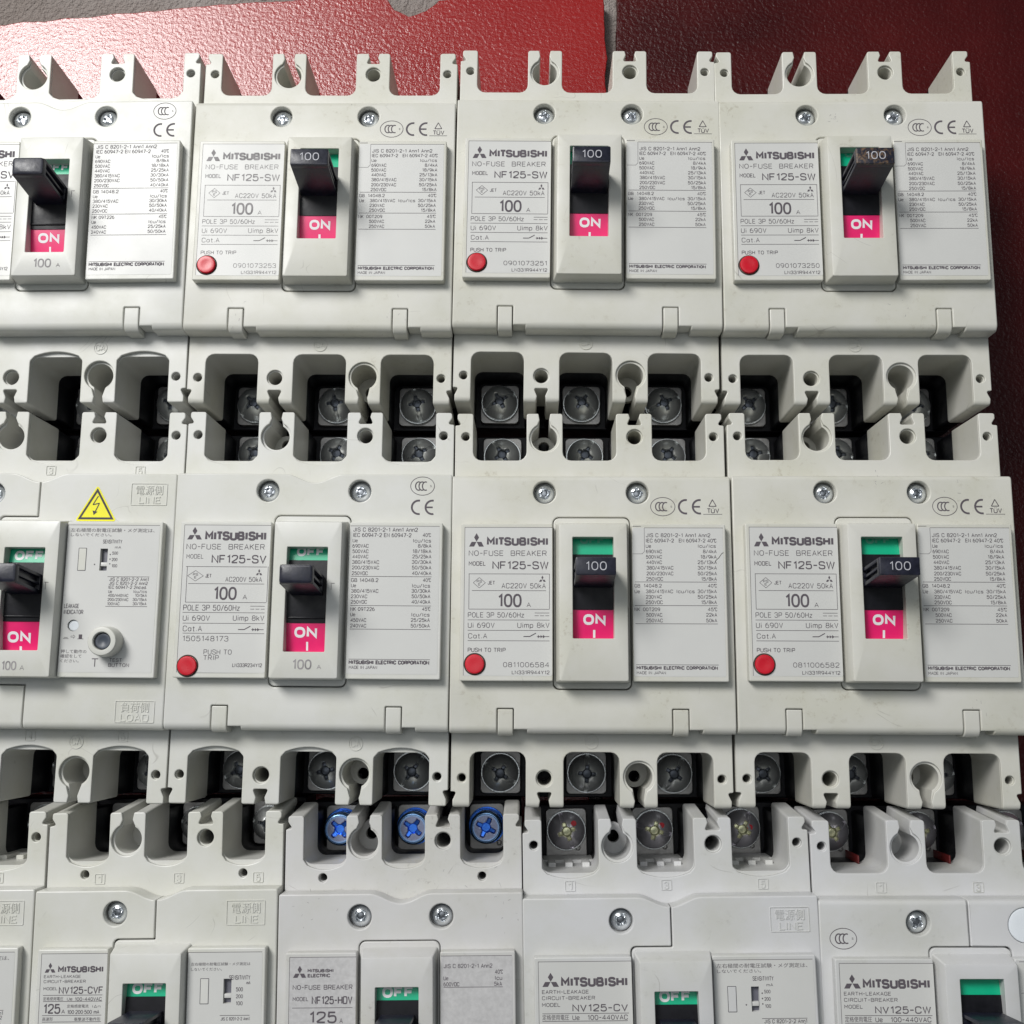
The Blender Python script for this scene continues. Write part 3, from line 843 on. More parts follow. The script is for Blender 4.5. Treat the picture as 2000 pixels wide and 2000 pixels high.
def housing_outline(P, kind, kr=4.3):
    w = 3 * P; big = P > 27
    hp = 8.9 if big else 6.75                      # half width of a pocket
    yb, yl = (112.4, 17.6) if kind == 'W' else ((111.9, 16.8) if big else (113.4, 16.8))
    a = -0.25 if big else 0.0
    c = [P * .5 + .2, P * 1.5, P * 2.5 - .3]
    kx, mx = P, 2 * P
    o = [(.3, 5.3), (.3, 124.3, .4), (2.4, 124.5, .5), (1.0, 126.6), (1.0, 128.4, .7),
         (c[0] - hp, 128.4, .8), (c[0] - hp, yb, 2.9), (c[0] + hp, yb, 2.9), (c[0] + hp, 128.4, .8),
         (kx - 2.0, 128.4, .4), (kx - 1.6, 126.2)]
    o += arc(kx, 120, kr, 118, 422, 26)
    o += [(kx + 1.6, 126.2), (kx + 2.0, 128.4, .4),
          (c[1] - hp, 128.4, .8), (c[1] - hp, yb, 2.9), (c[1] + hp, yb, 2.9), (c[1] + hp, 128.4, .8),
          (mx - 1.9, 128.4, .4), (mx - 1.5, 126.9), (mx - 2.5, 124.5, .5), (mx + 2.5, 124.5, .5), (mx + 1.5, 126.9), (mx + 1.9, 128.4, .4),
          (c[2] - hp, 128.4, .8), (c[2] - hp, yb, 2.9), (c[2] + hp, yb, 2.9), (c[2] + hp, 128.4, .8),
          (w - 1.0, 128.4, .7 if kind == 'W' else 2.0), (w - 1.0, 126.6), (w - 2.4, 124.5, .5), (w - .3, 124.3, .4), (w - .3, 5.3, .4),
          (w - 2.1, 5.1, .5), (w - .9, 2.6), (w - .9, .3, .6),
          (c[2] + hp, .3, .8), (c[2] + hp, yl, 2.9), (c[2] - hp, yl, 2.9), (c[2] - hp, .3, .8),
          (mx + 1.8, .3, .4), (mx + 1.4, 2.6)]
    o += arc(mx, 10, kr, -62, 242, 26)
    o += [(mx - 1.4, 2.6), (mx - 1.8, .3, .4),
          (c[1] + hp, .3, .8), (c[1] + hp, yl, 2.9), (c[1] - hp, yl, 2.9), (c[1] - hp, .3, .8),
          (kx + 1.8, .3, .4), (kx + 1.4, 2.5), (kx + 2.5, 5.1, .5), (kx - 2.5, 5.1, .5), (kx - 1.4, 2.5), (kx - 1.8, .3, .4),
          (c[0] + hp, .3, .8), (c[0] + hp, yl, 2.9), (c[0] - hp, yl, 2.9), (c[0] - hp, .3, .8), (.9, .3, .6), (.9, 2.6), (2.1, 5.1, .5)]
    return o, c, hp, yb, yl

def bow_pockets(o, c, hp, yb, yl, bow):
    # the shallow top layer: pocket ends bow outwards past the flat edge underneath
    out = []
    for p in o:
        hit = None
        for ci in c:
            if abs(p[0] - (ci - hp)) < .01 and p[1] in (yb, yl): hit = (ci, -1)
            if abs(p[0] - (ci + hp)) < .01 and p[1] in (yb, yl): hit = (ci, 1)
        if hit is None: out.append(p); continue
        ci, s = hit
        up = p[1] == yb
        sg = -1 if up else 1
        first = (s == -1) if up else (s == 1)
        yc = p[1] - sg * .6
        seq = [(ci + (k / 6.0) * hp * s, p[1] + sg * (bow * (1 - (k / 6.0) ** 2) - .6 * (k / 6.0) ** 2)) for k in range(0, 6)]
        corner = (p[0], p[1] - sg * 1.6, 1.2)
        if first: out += [corner] + seq[::-1]
        else: out += seq[1:] + [corner]
    return out

def make_housing(P, kind, flare=0.0):
    o, c, hp, yb, yl = housing_outline(P, kind)
    w = 3 * P
    def holes(dr):
        h = []
        if P > 27: h += [circ(3.8, 120.5, 1.25 + dr * .6, 16), circ(w - 3.8, 120.5, 1.25 + dr * .6, 16)]
        elif True: h += [circ(12.2, 109.5, 1.2 + dr * .5, 16), circ(62.2, 109.5, 1.2 + dr * .5, 16)]
        h += [circ(3.8, 9.4, 1.25 + dr * .6, 16), circ(w - 3.8, 9.4, 1.25 + dr * .6, 16)]
        h += [circ(2 * P, 120.4, 2.3 + dr, 26), circ(P, 9.4, 2.3 + dr, 26)]
        return h
    hA = holes(0)
    A = curve2d([fillet(o)] + hA, 33.0, T - (1.5 if kind != 'W' else 0.9), 0.12, 0)
    oB, _, _, _, _ = housing_outline(P, kind, 5.0)
    if kind in ('V', 'N', 'H'): oB = bow_pockets(oB, c, hp, yb, yl, 1.5)
    B = curve2d([fillet(oB)] + holes(.38), T - (1.52 if kind != 'W' else 0.92), T, 0.28, 1)
    parts = [A, B]
    for kx, ky in ((P, 120), (2 * P, 10)):
        parts.append(curve2d([circ(kx, ky, 4.45, 26), circ(kx, ky + (.9 if ky > 60 else -.9), 1.9, 20)], 36.0, 39.0, 0.1, 0))
    me = join(parts)
    if flare:
        # line side barriers reach a little further out towards their foot
        for v in me.vertices:
            if v.co.y > 122 and v.co.z < 50: v.co.y += flare * min(1, (v.co.y - 122) / 5)
    if kind == 'W': soften(me, .3, 1.7, 1, T, T - 4)
    else: soften(me, .3, .6, 1, T, T - 3, 2)
    return me

def make_base(P, kind):
    o, c, hp, yb, yl = housing_outline(P, kind, 2.0)
    w = 3 * P
    o2 = [(min(max(p[0], .9), w - .9),) + tuple(p[1:]) for p in o]
    a = curve2d([fillet([(x[0], min(max(x[1], .8), 127.9)) + tuple(x[2:]) for x in o2])], 17.0, 33.2, 0.1, 0)
    b = curve2d([rr(.8, .5, w - .8, 129.5, .6)], 0.0, 18.0, .3, 0)
    return join([a, b])

def make_ribs(P):
    # moulded ledge with ribs at the inner end of each line side pocket
    c = [P * .5 + .2, P * 1.5, P * 2.5 - .3]; hp = 8.9 if P > 27 else 6.75
    ms = []
    for ci in c:
        ms.append(curve2d([[(ci - hp, 111.2), (ci + hp, 111.2), (ci + hp, 112.9), (ci - hp, 112.9)]], 22, 33.3, .15, 0))
        for k in (-.62, 0, .62):
            ms.append(curve2d([rr(ci + k * hp - 1.2, 111.2, ci + k * hp + 1.2, 113.2, .2, 2)], 33, 42, .15, 0))
    return join(ms)

def bump_pts(cx, y, depth, hw, sgn=1, half=0):
    t0, t1 = (-1, 1)
    if half == -1: t1 = 0
    if half == 1: t0 = 0
    n = 16 if not half else 9
    return [(cx + hw * (t0 + (t1 - t0) * k / n), y - depth * (.5 + .5 * cos(pi * (t0 + (t1 - t0) * k / n)))) for k in range(n + 1)]

YT, YB = 105.8, 23.5
def make_cover(P, kind, part):
    w = 3 * P; ec = 45.0 if P > 27 else 37.2
    sy = 100.2 if kind in ('W', 'V') else 99.0
    ex0, ex1 = ec - 12.4, ec + 12.5
    holeL, holeR = circ(P, sy, 3.65, 30), circ(2 * P, sy, 3.65, 30)
    esc = rr(ex0 + .05, 37.1, ex1 - .0, 92.1, 2.0, 5)
    lat = []
    if kind in ('W', 'V'):
        for lx in (15.0, 70.0):
            lat.append(lx)
    def bottom(x0, x1):
        pts = [(x0, YB, .5)]
        for lx in lat:
            if x0 < lx < x1: pts += [(lx, YB, .2), (lx, 31.3, .35), (lx + 5.35, 31.3, .35), (lx + 5.35, YB + 1.3), (lx + 9.5, YB + 1.3), (lx + 9.5, YB, .3)]
        pts.append((x1, YB, .5)); return pts
    bump = kind in ('V', 'N', 'H')
    if part == 'whole':
        top = [(w - .1, YT, .6)] + (bump_pts(w / 2, YT, 2.9, 9.8)[::-1] if bump else []) + [(.1, YT, .6)]
        loops = [fillet(bottom(.1, w - .1) + top), holeL, holeR, esc]
        kx = 4 if kind == 'W' else 2
    else:
        m = w / 2 + (.2 if P > 27 else .0)
        slotted = kind == 'F'     # split cover with a frame slot and a straight top
        b = kind == 'N'
        if part == 'left':
            top = (bump_pts(w / 2, YT, 2.9, 9.8, half=-1)[::-1] if b else [(m - .2, YT, .3)]) + [(.1, YT, .6)]
            if b: top[0] = (m - .2, YT - 2.9)
            inner = [(m - .2, YB, .3), (m - .2, 37.1), (ex0, 37.1, 1.8), (ex0, 91.6 + (.6 if slotted else 0), 1.6), (m - .2, 91.6 + (.6 if slotted else 0), .4)]
            loops = [fillet([(.1, YB, .5)] + inner + top), holeL]
        else:
            top = [(w - .1, YT, .6)] + (bump_pts(w / 2, YT, 2.9, 9.8, half=1)[::-1] if b else [(m + .15, YT, .3)])
            if b: top[-1] = (m + .15, YT - 2.9)
            if slotted:
                inner = [(m + .15, 92.2, .3), (ex1, 92.2, 1.8), (ex1, 37.1, 1.8), (m + .15, 37.1)]
            else:
                inner = [(m + .15, 91.2, .4), (ex0 + .35, 91.2, 1.6), (ex0 + .35, 37.4)]
                inner += [(m + .15, 37.4)]
            loops = [fillet([(m + .15, YB, .3), (w - .1, YB, .5)] + top + inner)]
            if slotted: loops.append(circ(62.2, 98.2, 5.2, 30))
            else: loops.append(rr(ec - 6.4, 50, ec + 6.6, 82, .5))
    me = curve2d(loops, T - .2, CV, 0.42, 2)
    soften(me, YB, 2.4, 1, CV, CV - 5)
    if not bump: soften(me, YT, 1.6, -1, CV, CV - 4, 4)
    return me

def make_latch(lx):
    me = curve2d([fillet([(lx + .28, YB - .7, .3), (lx + 5.05, YB - .7, .3), (lx + 5.05, 31.05, .3), (lx + .28, 31.05, .3)])], T - .8, CV + .02, .3, 1)
    return soften(me, YB - .7, 2.8, 1, CV + .02, CV - 5)

def make_panel(x0, x1, holes=(), y0=39.7, y1=89.4):
    return curve2d([rr(x0, y0, x1, y1, .5, 3)] + list(holes), CV - .1, PN, .35, 2)

def make_frame(P, kind, wy0, wy1):
    ec = 45.0 if P > 27 else 37.2
    x0, x1 = ec - 12.15, ec + 12.25
    wx0, wx1 = ec - 6.3, ec + 6.6
    n = 5
    lps = [(CV - .3, rr(x0 + .5, 39.3, x1 - .5, 90.2, .6, n)),
           (ES - .5, rr(x0 + 1.55, 39.7, x1 - 1.35, 88.9, .5, n)),
           (ES - .12, rr(x0 + 1.72, 39.85, x1 - 1.52, 88.7, .5, n)),
           (ES, rr(x0 + 2.1, 40.2, x1 - 1.9, 88.3, .5, n)),
           (ES, rr(wx0 - .15, wy0 - .15, wx1 + .15, wy1 + .15, .4, n)),
           (ES - .15, rr(wx0, wy0, wx1, wy1, .35, n)),
           (60.0, rr(wx0 + .25, wy0 + .1, wx1 - .25, wy1 - .1, .3, n))]
    block = rings(lps)
    win = rr(wx0 - .3, wy0 - .3, wx1 + .3, wy1 + .3, .3, n)
    ms = [flip_out(block)]
    if kind in ('W', 'V', 'H', 'F'):
        ms.append(curve2d([rr(x0, 37.4, x1, 91.8, 1.9, 5), win], T, CV - .02, .3, 1))
    return join(ms)

def arc_z(y, yc, R_=90.0, zc=-20.7): return zc + sqrt(max(R_ * R_ - (y - yc) ** 2, 1))

def make_slide(ec, yc, ya, yb_, lift=0.0):
    n = 10; v = []; f = []
    xs = (ec - 6.7, ec + 7.0)
    for k in range(n + 1):
        y = ya + (yb_ - ya) * k / n; z = arc_z(y, yc) + lift
        v += [(xs[0], y, z), (xs[1], y, z), (xs[1], y, z - 2.5), (xs[0], y, z - 2.5)]
    for k in range(n):
        a, b = 4 * k, 4 * k + 4
        for i in range(4): f.append((a + i, a + (i + 1) % 4, b + (i + 1) % 4, b + i))
    f += [(3, 2, 1, 0), (4 * n, 4 * n + 1, 4 * n + 2, 4 * n + 3)]
    me = bpy.data.meshes.new('m'); me.from_pydata(v, [], f); return flip_out(me)

def box(x0, y0, x1, y1, z0, z1, b=.15):
    lps = [(z0, rr(x0, y0, x1, y1, b, 2)), (z1 - b, rr(x0, y0, x1, y1, b, 2)), (z1 - b * .3, rr(x0 + b * .3, y0 + b * .3, x1 - b * .3, y1 - b * .3, b, 2)), (z1, rr(x0 + b, y0 + b, x1 - b, y1 - b, b * .6, 2))]
    return flip_out(rings(lps, True, True))

def make_handle(ec, y0, y1, wid, ztop=88.0, b=.35):
    xa, xb = ec + .1 - wid / 2, ec + .1 + wid / 2
    ms = [box(xa, y0, xb, y1, ztop - 2.2, ztop, b),
          box(xa + 1.5, y0 + .4, xb - 1.5, y1 - .4, 62, ztop - 1, .1),
          box(xa + .05, y0 + .02, xb - .05, y0 + 1.1, 62, ztop - 1, .15), box(xa + .05, y1 - 1.0, xb - .05, y1 - .02, 62, ztop - 1, .15),
          box(xa + .3, (y0 + y1) / 2 - .35, xb - .3, (y0 + y1) / 2 + .35, 62, ztop - 1, .1),
          box(xa + .1, y0 + .3, xb - .1, y1 - .3, 62, 70.5, .2)]
    me = join(ms)
    for v in me.vertices:
        v.co.y -= (ztop - v.co.z) * 0.085
        if v.co.z < 80: v.co.y += (v.co.y - (y0 + y1) / 2) * (80 - v.co.z) * 0.006
    return me

def screw_head(R_, h, slot=False, flat=False, arm=.52, aw=.13, depth=1.3):
    nr, na = 24, 96
    v = []; f = []
    def z(r, t):
        u = r / R_
        zz = h * (1 - u ** (5.0 if flat else 2.3)) if not flat else h * (1 - max(0, (u - .86) / .14) ** 2 * .5) - (0.25 if u < .84 else 0)
        x, y = r * cos(t), r * sin(t)
        d = 0
        for ax, ay in ((abs(x), abs(y)), (abs(y), abs(x))):
            e = (ax / R_) / arm; wloc = aw * R_ * (1 - .30 * e) + .04
            q = min(max((wloc - ay) / .22 + .5, 0), 1) * min(max((1 - e) * arm * R_ / .3 + .2, 0), 1)
            d = max(d, q * depth * (1 - .45 * e))
        core = min(max((aw * 2.1 * R_ - r) / .3 + .5, 0), 1) * depth
        d = max(d, core)
        if slot:
            q = min(max((aw * .78 * R_ - abs(y)) / .18 + .5, 0), 1) * .62
            d = max(d, q if u < .99 else 0)
        return zz - d
    v.append((0, 0, z(0, 0)))
    for i in range(1, nr + 1):
        r = R_ * (i / nr) ** .9
        for j in range(na):
            t = 2 * pi * j / na; v.append((r * cos(t), r * sin(t), z(r, t)))
    for j in range(na): v.append((R_ * cos(2 * pi * j / na), R_ * sin(2 * pi * j / na), -1.0))
    for j in range(na): f.append((0, 1 + j, 1 + (j + 1) % na))
    for i in range(nr):
        a, b = 1 + i * na, 1 + (i + 1) * na
        for j in range(na): f.append((a + j, b + j, b + (j + 1) % na, a + (j + 1) % na))
    me = bpy.data.meshes.new('m'); me.from_pydata(v, [], f); return me

def disc(r, z0, z1, ri=0, b=.12, n=36, cx=0, cy=0):
    loops = [circ(cx, cy, r, n)]
    if ri: loops.append(circ(cx, cy, ri, n))
    return curve2d(loops, z0, z1, b, 1)

def make_pad(P, ext=0):
    s = 7.0 if P > 27 else 5.9
    return curve2d([fillet([(-s, -7.2 - ext, 1.6 if not ext else .3), (s, -7.2 - ext, 1.6 if not ext else .3), (s, 7.2, 1.6), (-s, 7.2, 1.6)])], 17.5, 20.6, .2, 1)

def make_spring(R_):
    return join([disc(R_ + .5, 20.4, 21.4), disc(R_, 21.6, 22.7, R_ * .55), disc(R_ + .05, 23.0, 24.1, R_ * .55, cx=.12, cy=.1)])

def emb(items, z, h=.28):
    # raised moulded frames and letters
    ms = []
    ik = Ink()
    for t, x0, y0, x1, y1, fl in items:
        if t in ('LBOX', 'NBOX'):
            w = .22
            ms.append(curve2d([rr(x0, y0, x1, y1, .3, 2), rr(x0 + w, y0 + w, x1 - w, y1 - w, .2, 2)], z - .1, z + h, .05, 0))
        elif t == 'RING':
            cx, cy, r = (x0 + x1) / 2, (y0 + y1) / 2, (x1 - x0) / 2
            ms.append(curve2d([circ(cx, cy, r, 28), circ(cx, cy, r - .22, 28)], z - .1, z + h, .05, 0))
        else: ik.text(t, x0, y0, x1, y1, z + h * .5, fl, ext=h * .5)
    if ik.v: ms.append(ik.mesh())
    return join(ms)

def make_boss():
    n = 36
    return flip_out(rings([(PN - .2, circ(0, 0, 4.9, n)), (PN + 5.0, circ(0, 0, 4.6, n)), (PN + 5.5, circ(0, 0, 4.3, n)), (PN + 5.6, circ(0, 0, 3.9, n)),
                  (PN + 5.6, circ(0, 0, 3.0, n)), (PN + 5.3, circ(0, 0, 2.75, n)), (PN + 1, circ(0, 0, 2.6, n))]))
def make_domed(r, z0, z1, dip=0.0):
    n = 32
    return flip_out(rings([(z0, circ(0, 0, r, n)), (z1 - .25, circ(0, 0, r, n)), (z1 - .05, circ(0, 0, r - .2, n)), (z1, circ(0, 0, r - .5, n)), (z1 - dip * .5, circ(0, 0, r * .5, n)), (z1 - dip, circ(0, 0, r * .12, n))], True, True))

# ------------------------------------------------------------------ one breaker
rnd = random.Random(5)
def breaker(cfg):
    P = cfg.get('P', 30); w = 3 * P; kind = cfg['kind']; hk = 'W' if kind in ('W', 'F') else kind
    pl = cfg['plastic']; ec = 45.0 if P > 27 else 37.2
    cx, cy, th = cfg['pose']
    root = bpy.data.objects.new('circuit_breaker', None); COL.objects.link(root)
    root.empty_display_size = 0.02
    ox, oy = -w / 2, -65
    root.location = ((cx + ox * cos(th) - oy * sin(th)) * MM, (cy + ox * sin(th) + oy * cos(th)) * MM, 0)
    root.rotation_euler = (0, 0, th)
    root['label'] = cfg['label']; root['category'] = 'circuit breaker'; root['group'] = 'moulded case circuit breakers laid out in rows'
    ob('base', cached(('base', P, hk), lambda: make_base(P, hk)), 'black', root)
    fla = 2.2 if cfg['id'][0] == 'C' else 0.0
    hs = ob('terminal_housing', cached(('terminal_housing', P, hk, fla), lambda: make_housing(P, hk, fla)), pl, root)
    lab = cfg.get('label_mat', 'label'); ink = cfg.get('ink', 'ink')
    # covers
    split = kind in ('N', 'F')
    if split:
        cov = ob('front_cover', cached(('front_cover_left', P, kind), lambda: make_cover(P, kind, 'left')), pl, root)
        cov2 = ob('front_cover', cached(('front_cover_right', P, kind), lambda: make_cover(P, kind, 'right')), pl, root)
    else:
        cov = cov2 = ob('front_cover', cached(('front_cover', P, kind), lambda: make_cover(P, kind, 'whole')), pl, root)
    if kind in ('W', 'V'):
        for lx in (15.0, 70.0): ob('latch', cached(('latch', lx), lambda: make_latch(lx)), pl, cov)
    sy = 100.2 if kind in ('W', 'V') else 99.0
    for i, sx in enumerate([P] if split else [P, 2 * P]):
        s = ob('cover_screw', cached(('cover_screw', 1), lambda: screw_head(3.15, 1.5, arm=.62, aw=.17, depth=1.1)), 'steel_head', root, (sx, sy, 62.0), rnd.uniform(0, pi))
        ob('counterbore', cached(('counterbore', 1), lambda: disc(3.6, 57.1, 60.9)), pl, s, (0, 0, -62.0))
    if kind == 'F':
        ob('sealing_disc', cached(('sealing_disc', 1), lambda: make_domed(5.05, 58, 64.2)), 'offwhite', cov2, (62.2, 98.2, 0))
    # frame round the toggle
    wy0, wy1 = (52.8, 84.6) if kind in ('W', 'F') else (47.9, 80.8 if kind == 'V' else 80.3)
    yc = 68.7 if kind in ('W', 'F') else 64.4
    fr = ob('handle_frame', cached(('handle_frame', P, 'W' if kind in ('W', 'F') else kind), lambda: make_frame(P, kind, wy0, wy1)), pl, root)
    pk = 61.9 if kind in ('W', 'F') else 57.0
    gr = 79.5 if kind in ('W', 'F') else (77.0 if kind == 'V' else 75.9)
    onp = ob('on_plate', cached(('on_plate', P, yc), lambda: make_slide(ec, yc, wy0 - 3, pk)), 'pink', root)
    offp = ob('off_plate', cached(('off_plate', P, yc, gr), lambda: make_slide(ec, yc, gr, wy1 + 4)), 'green', root)
    ob('toggle_slide', cached(('toggle_slide', P, yc, gr), lambda: join([make_slide(ec, yc, pk + .03, gr - .03, .25)] + ([box(ec - 6.2, pk + 1.4, ec + 6.5, pk + 1.9, 66, arc_z(pk + 1.6, yc) + .75, .15)] if kind != 'W' else []))), 'black', root)
    def plate_text(items, key):
        def mk():
            ik = Ink(); ik.run([(t, a + ec - 45, b, c + ec - 45, d, 2 if t in ('ON', 'OFF') else fl) for t, a, b, c, d, fl in items], 0)
            ik.v = [(x, y, arc_z(y, yc) + .06) for x, y, z in ik.v]
            return ik.mesh()
        return cached(key, mk, 0)
    src = TXT_W_ON if kind in ('W', 'F') else (TXT_V_ON if kind == 'V' else TXT_NV_OFF)
    ob('lettering', plate_text([i for i in src if i[0] != 'OFF'], ('on_lettering', P, yc, kind)), 'white', onp)
    offs = [i for i in src if i[0] == 'OFF'] if kind != 'W' else [('OFF', 41.2, 82.9, 48.8, 85.9, 2)]
    if kind in ('N', 'H'): offs = [('OFF', 40.4, 76.6, 49.4, 79.7, 2)]
    if kind != 'F':
        ob('lettering', plate_text(offs, ('off_lettering', P, yc, kind)), 'white' if kind != 'W' else 'dim_off', offp)
    # toggle handle
    if kind in ('W', 'F'):
        hd = ob('toggle_handle', cached(('toggle_handle_w', P), lambda: make_handle(ec, 70.8, 76.3, 12.1)), cfg.get('handle', 'handle'), root)
    else:
        hd = ob('toggle_handle', cached(('toggle_handle_v', P), lambda: make_handle(ec, 67.6, 73.5, 10.2, 88, .8)), 'handle', root)
    if kind == 'W':
        def cap():
            ik = Ink(); ik.text('100', 42.2, 72.3, 48.3, 74.9, 88.04, 0); return ik.mesh()
        ob('rating_lettering', cached(('rating_lettering', 1), cap, 0), 'cap_print', hd)
    # label panels
    lx0, lx1 = 3.3, ec - 12.4 - .1
    rx0, rx1 = ec + 12.65, w - 2.6
    if split: rx0 = ec + 11.6
    lp = ob('label_panel', cached(('label_panel_left', P, kind in ('N', 'F')), lambda: make_panel(lx0, lx1)), pl, root)
    nv = kind == 'N'
    dx = 0 if P > 27 else -7.8
    if nv:
        hol = [rr(67.75 + dx, 73.5, 70.15 + dx, 80.6, .15, 2), circ(60.7 + dx, 56.0, 1.85, 24)]
        rp = ob('label_panel', cached(('label_panel_right_n', P), lambda: make_panel(rx0, rx1, hol)), pl, root)
    else:
        hol = []
        rp = ob('label_panel', cached(('label_panel_right', P, kind), lambda: make_panel(rx0, rx1)), pl, root)
    def film(x0, x1, holes=()):
        return curve2d([rr(x0, 41.3, x1, 88.2, .5, 3)] + list(holes), PN - .1, PN + .06, .0, 0)
    bt = (8.1, 44.9) if kind == 'W' else ((7.9, 43.4) if kind == 'V' else None)
    fl1 = ob('label_film', cached(('label_film_left', P, kind), lambda: film(4.6, lx1 - .15, [circ(bt[0], bt[1], 3.5, 28)] if bt else [])), lab, lp)
    fl2 = ob('label_film', cached(('label_film_right', P, kind), lambda: film(rx0 + .25, rx1 - .9, hol)), lab, rp)
    zt = PN + .10
    def txt(items, key, extra=None, sub=None):
        def mk():
            ik = Ink(); ik.run(items, zt, sub)
            if extra: extra(ik)
            return ik.mesh()
        return cached(key, mk, 0)
    def border(ik):
        ik.line(4.55, 41.4, 4.55, 88.1, PN + .08, .13); ik.line(4.5, 88.2, lx1 - .1, 88.2, PN + .08, .14)
    sub = {'SERIAL': cfg.get('serial', ''), 'MODELNO': cfg.get('model', ''), 'MODELX': cfg.get('model', '')}
    ob('lettering', txt(cfg['left'], ('left_lettering', cfg['id']), border, sub), ink, lp)
    def border_r(ik):
        if kind in ('W', 'F'):
            ik.line(61.7, 88.15, 86.6, 88.15, PN + .08, .14); ik.line(61.65, 88.15, 61.65, 80.6, PN + .08, .12); ik.line(61.65, 80.6, 60.9, 79.8, PN + .08, .12); ik.line(60.9, 79.8, 57.9, 79.8, PN + .08, .12); ik.line(57.9, 88.65, 60.6, 88.65, PN + .08, .12)
        else:
            ik.line(rx0 + .2, 88.2, rx1 - 1.0, 88.2, PN + .08, .14)
            if nv: ik.line(rx0 + .2, 88.2, rx0 + .2, 41.5, PN + .08, .11)
    ob('lettering', txt(cfg['right'], ('right_lettering', cfg['right_id'], P, kind), border_r), cfg.get('ink_r', ink), rp)
    if cfg.get('cover_marks'):
        def mk():
            ik = Ink(); ik.run(cfg['cover_marks'], CV + .05); return ik.mesh()
        ob('certification_marks', cached(('certification_marks', cfg['marks_id']), mk, 0), cfg.get('ink_m', 'ink'), cov2 if cfg.get('marks_right', True) else cov)
    if cfg.get('frame_text'):
        def mk():
            ik = Ink(); ik.run(cfg['frame_text'][:2], ES + .05); return ik.mesh()
        def mk2():
            ik = Ink(); ik.run(cfg['frame_text'][2:], ES + .05); return ik.mesh()
        ob('rating_lettering', cached(('frame_lettering', cfg['right_id']), mk, 0), 'ink_faint', fr)
        ob('position_mark', cached(('position_mark', cfg['right_id']), mk2, 0), 'ink', fr)
    if bt:
        b = ob('trip_button', cached(('trip_button', 1), lambda: make_domed(3.0, 64, PN + 1.0, .12)), 'red', root, (bt[0], bt[1], 0))
        ob('button_rim', cached(('button_rim', 1), lambda: disc(3.5, 64, PN + .12, 3.05, .04)), 'groove', b)
    # embossed lettering
    eb = cfg.get('emboss')
    if eb:
        for q in range(0, len(eb), 3): ob('embossed_lettering', cached(('embossed_lettering', cfg['emboss_id'], q), lambda: emb(eb[q:q + 3], CV, .2), 20), pl, cov2)
    nb = []
    if kind in ('N', 'F'):
        n0 = 13.3 if P > 27 else 15.4
        for k, dgt in enumerate('135'):
            x = n0 + k * P + (6.6 if kind == 'F' else 0)
            nb += [('NBOX', x, 106.6, x + 3.3, 109.8, 0), (dgt, x + .9, 107.0, x + 2.3, 109.3, 1)]
        if kind == 'N':
            for k, dgt in enumerate('246'):
                x = n0 + k * P; nb += [('NBOX', x, 19.6, x + 3.3, 22.8, 0), (dgt, x + .9, 20.0, x + 2.3, 22.3, 1)]
    if kind == 'W': nb += [('RING', 42.7, 18.6, 47.3, 23.2, 0), ('CA', 43.4, 20.0, 46.6, 21.9, 0)]
    else: nb += [('RING', 2 * P - 2.3, 17.2, 2 * P + 2.3, 21.8, 0), ('CA', 2 * P - 1.6, 18.5, 2 * P + 1.6, 20.7, 0)]
    for q in range(0, len(nb), 2): ob('moulded_mark', cached(('moulded_mark', P, kind, q), lambda: emb(nb[q:q + 2], T, .22), 20), pl, hs)
    # earth leakage controls
    if nv:
        ob('slot_plate', cached(('slot_plate', P), lambda: curve2d([rr(60.9 + dx, 73.6, 63.2 + dx, 80.6, .1, 2)], PN, PN + .14, .03, 0)), pl, rp)
        def so():
            ik = Ink()
            a, b_, c_, d_ = 60.8 + dx, 73.5, 63.3 + dx, 80.7
            for q in ((a, b_, c_, b_), (c_, b_, c_, d_), (c_, d_, a, d_), (a, d_, a, b_)): ik.line(*q, PN + .09, .16)
            return ik.mesh()
        ob('slot_outline', cached(('slot_outline', P), so, 0), 'ink_dark', rp)
        sl = ob('sensitivity_slot', cached(('sensitivity_slot', P), lambda: box(67.6 + dx, 73.3, 70.3 + dx, 80.8, 63, 66.4, .05)), 'slate', rp)
        ob('slider_knob', cached(('slider_knob', P), lambda: box(67.9 + dx, 75.0, 70.0 + dx, 76.2, 66, 67.6, .1)), 'label', sl)
        ob('leakage_indicator', cached(('leakage_indicator', 1), lambda: make_domed(1.7, 64, PN - .5)), 'offwhite', rp, (60.7 + dx, 56.0, 0))
        bs = ob('test_button_boss', cached(('test_button_boss', 1), make_boss), pl, root, (72.2 + dx, 50.9, 0))
        ob('test_button', cached(('test_button', 1), lambda: make_domed(2.5, PN, PN + 4.6, .5)), 'darkgrey', bs)
    # terminals
    c = [P * .5 + .1, P * 1.5, P * 2.5 - .1]
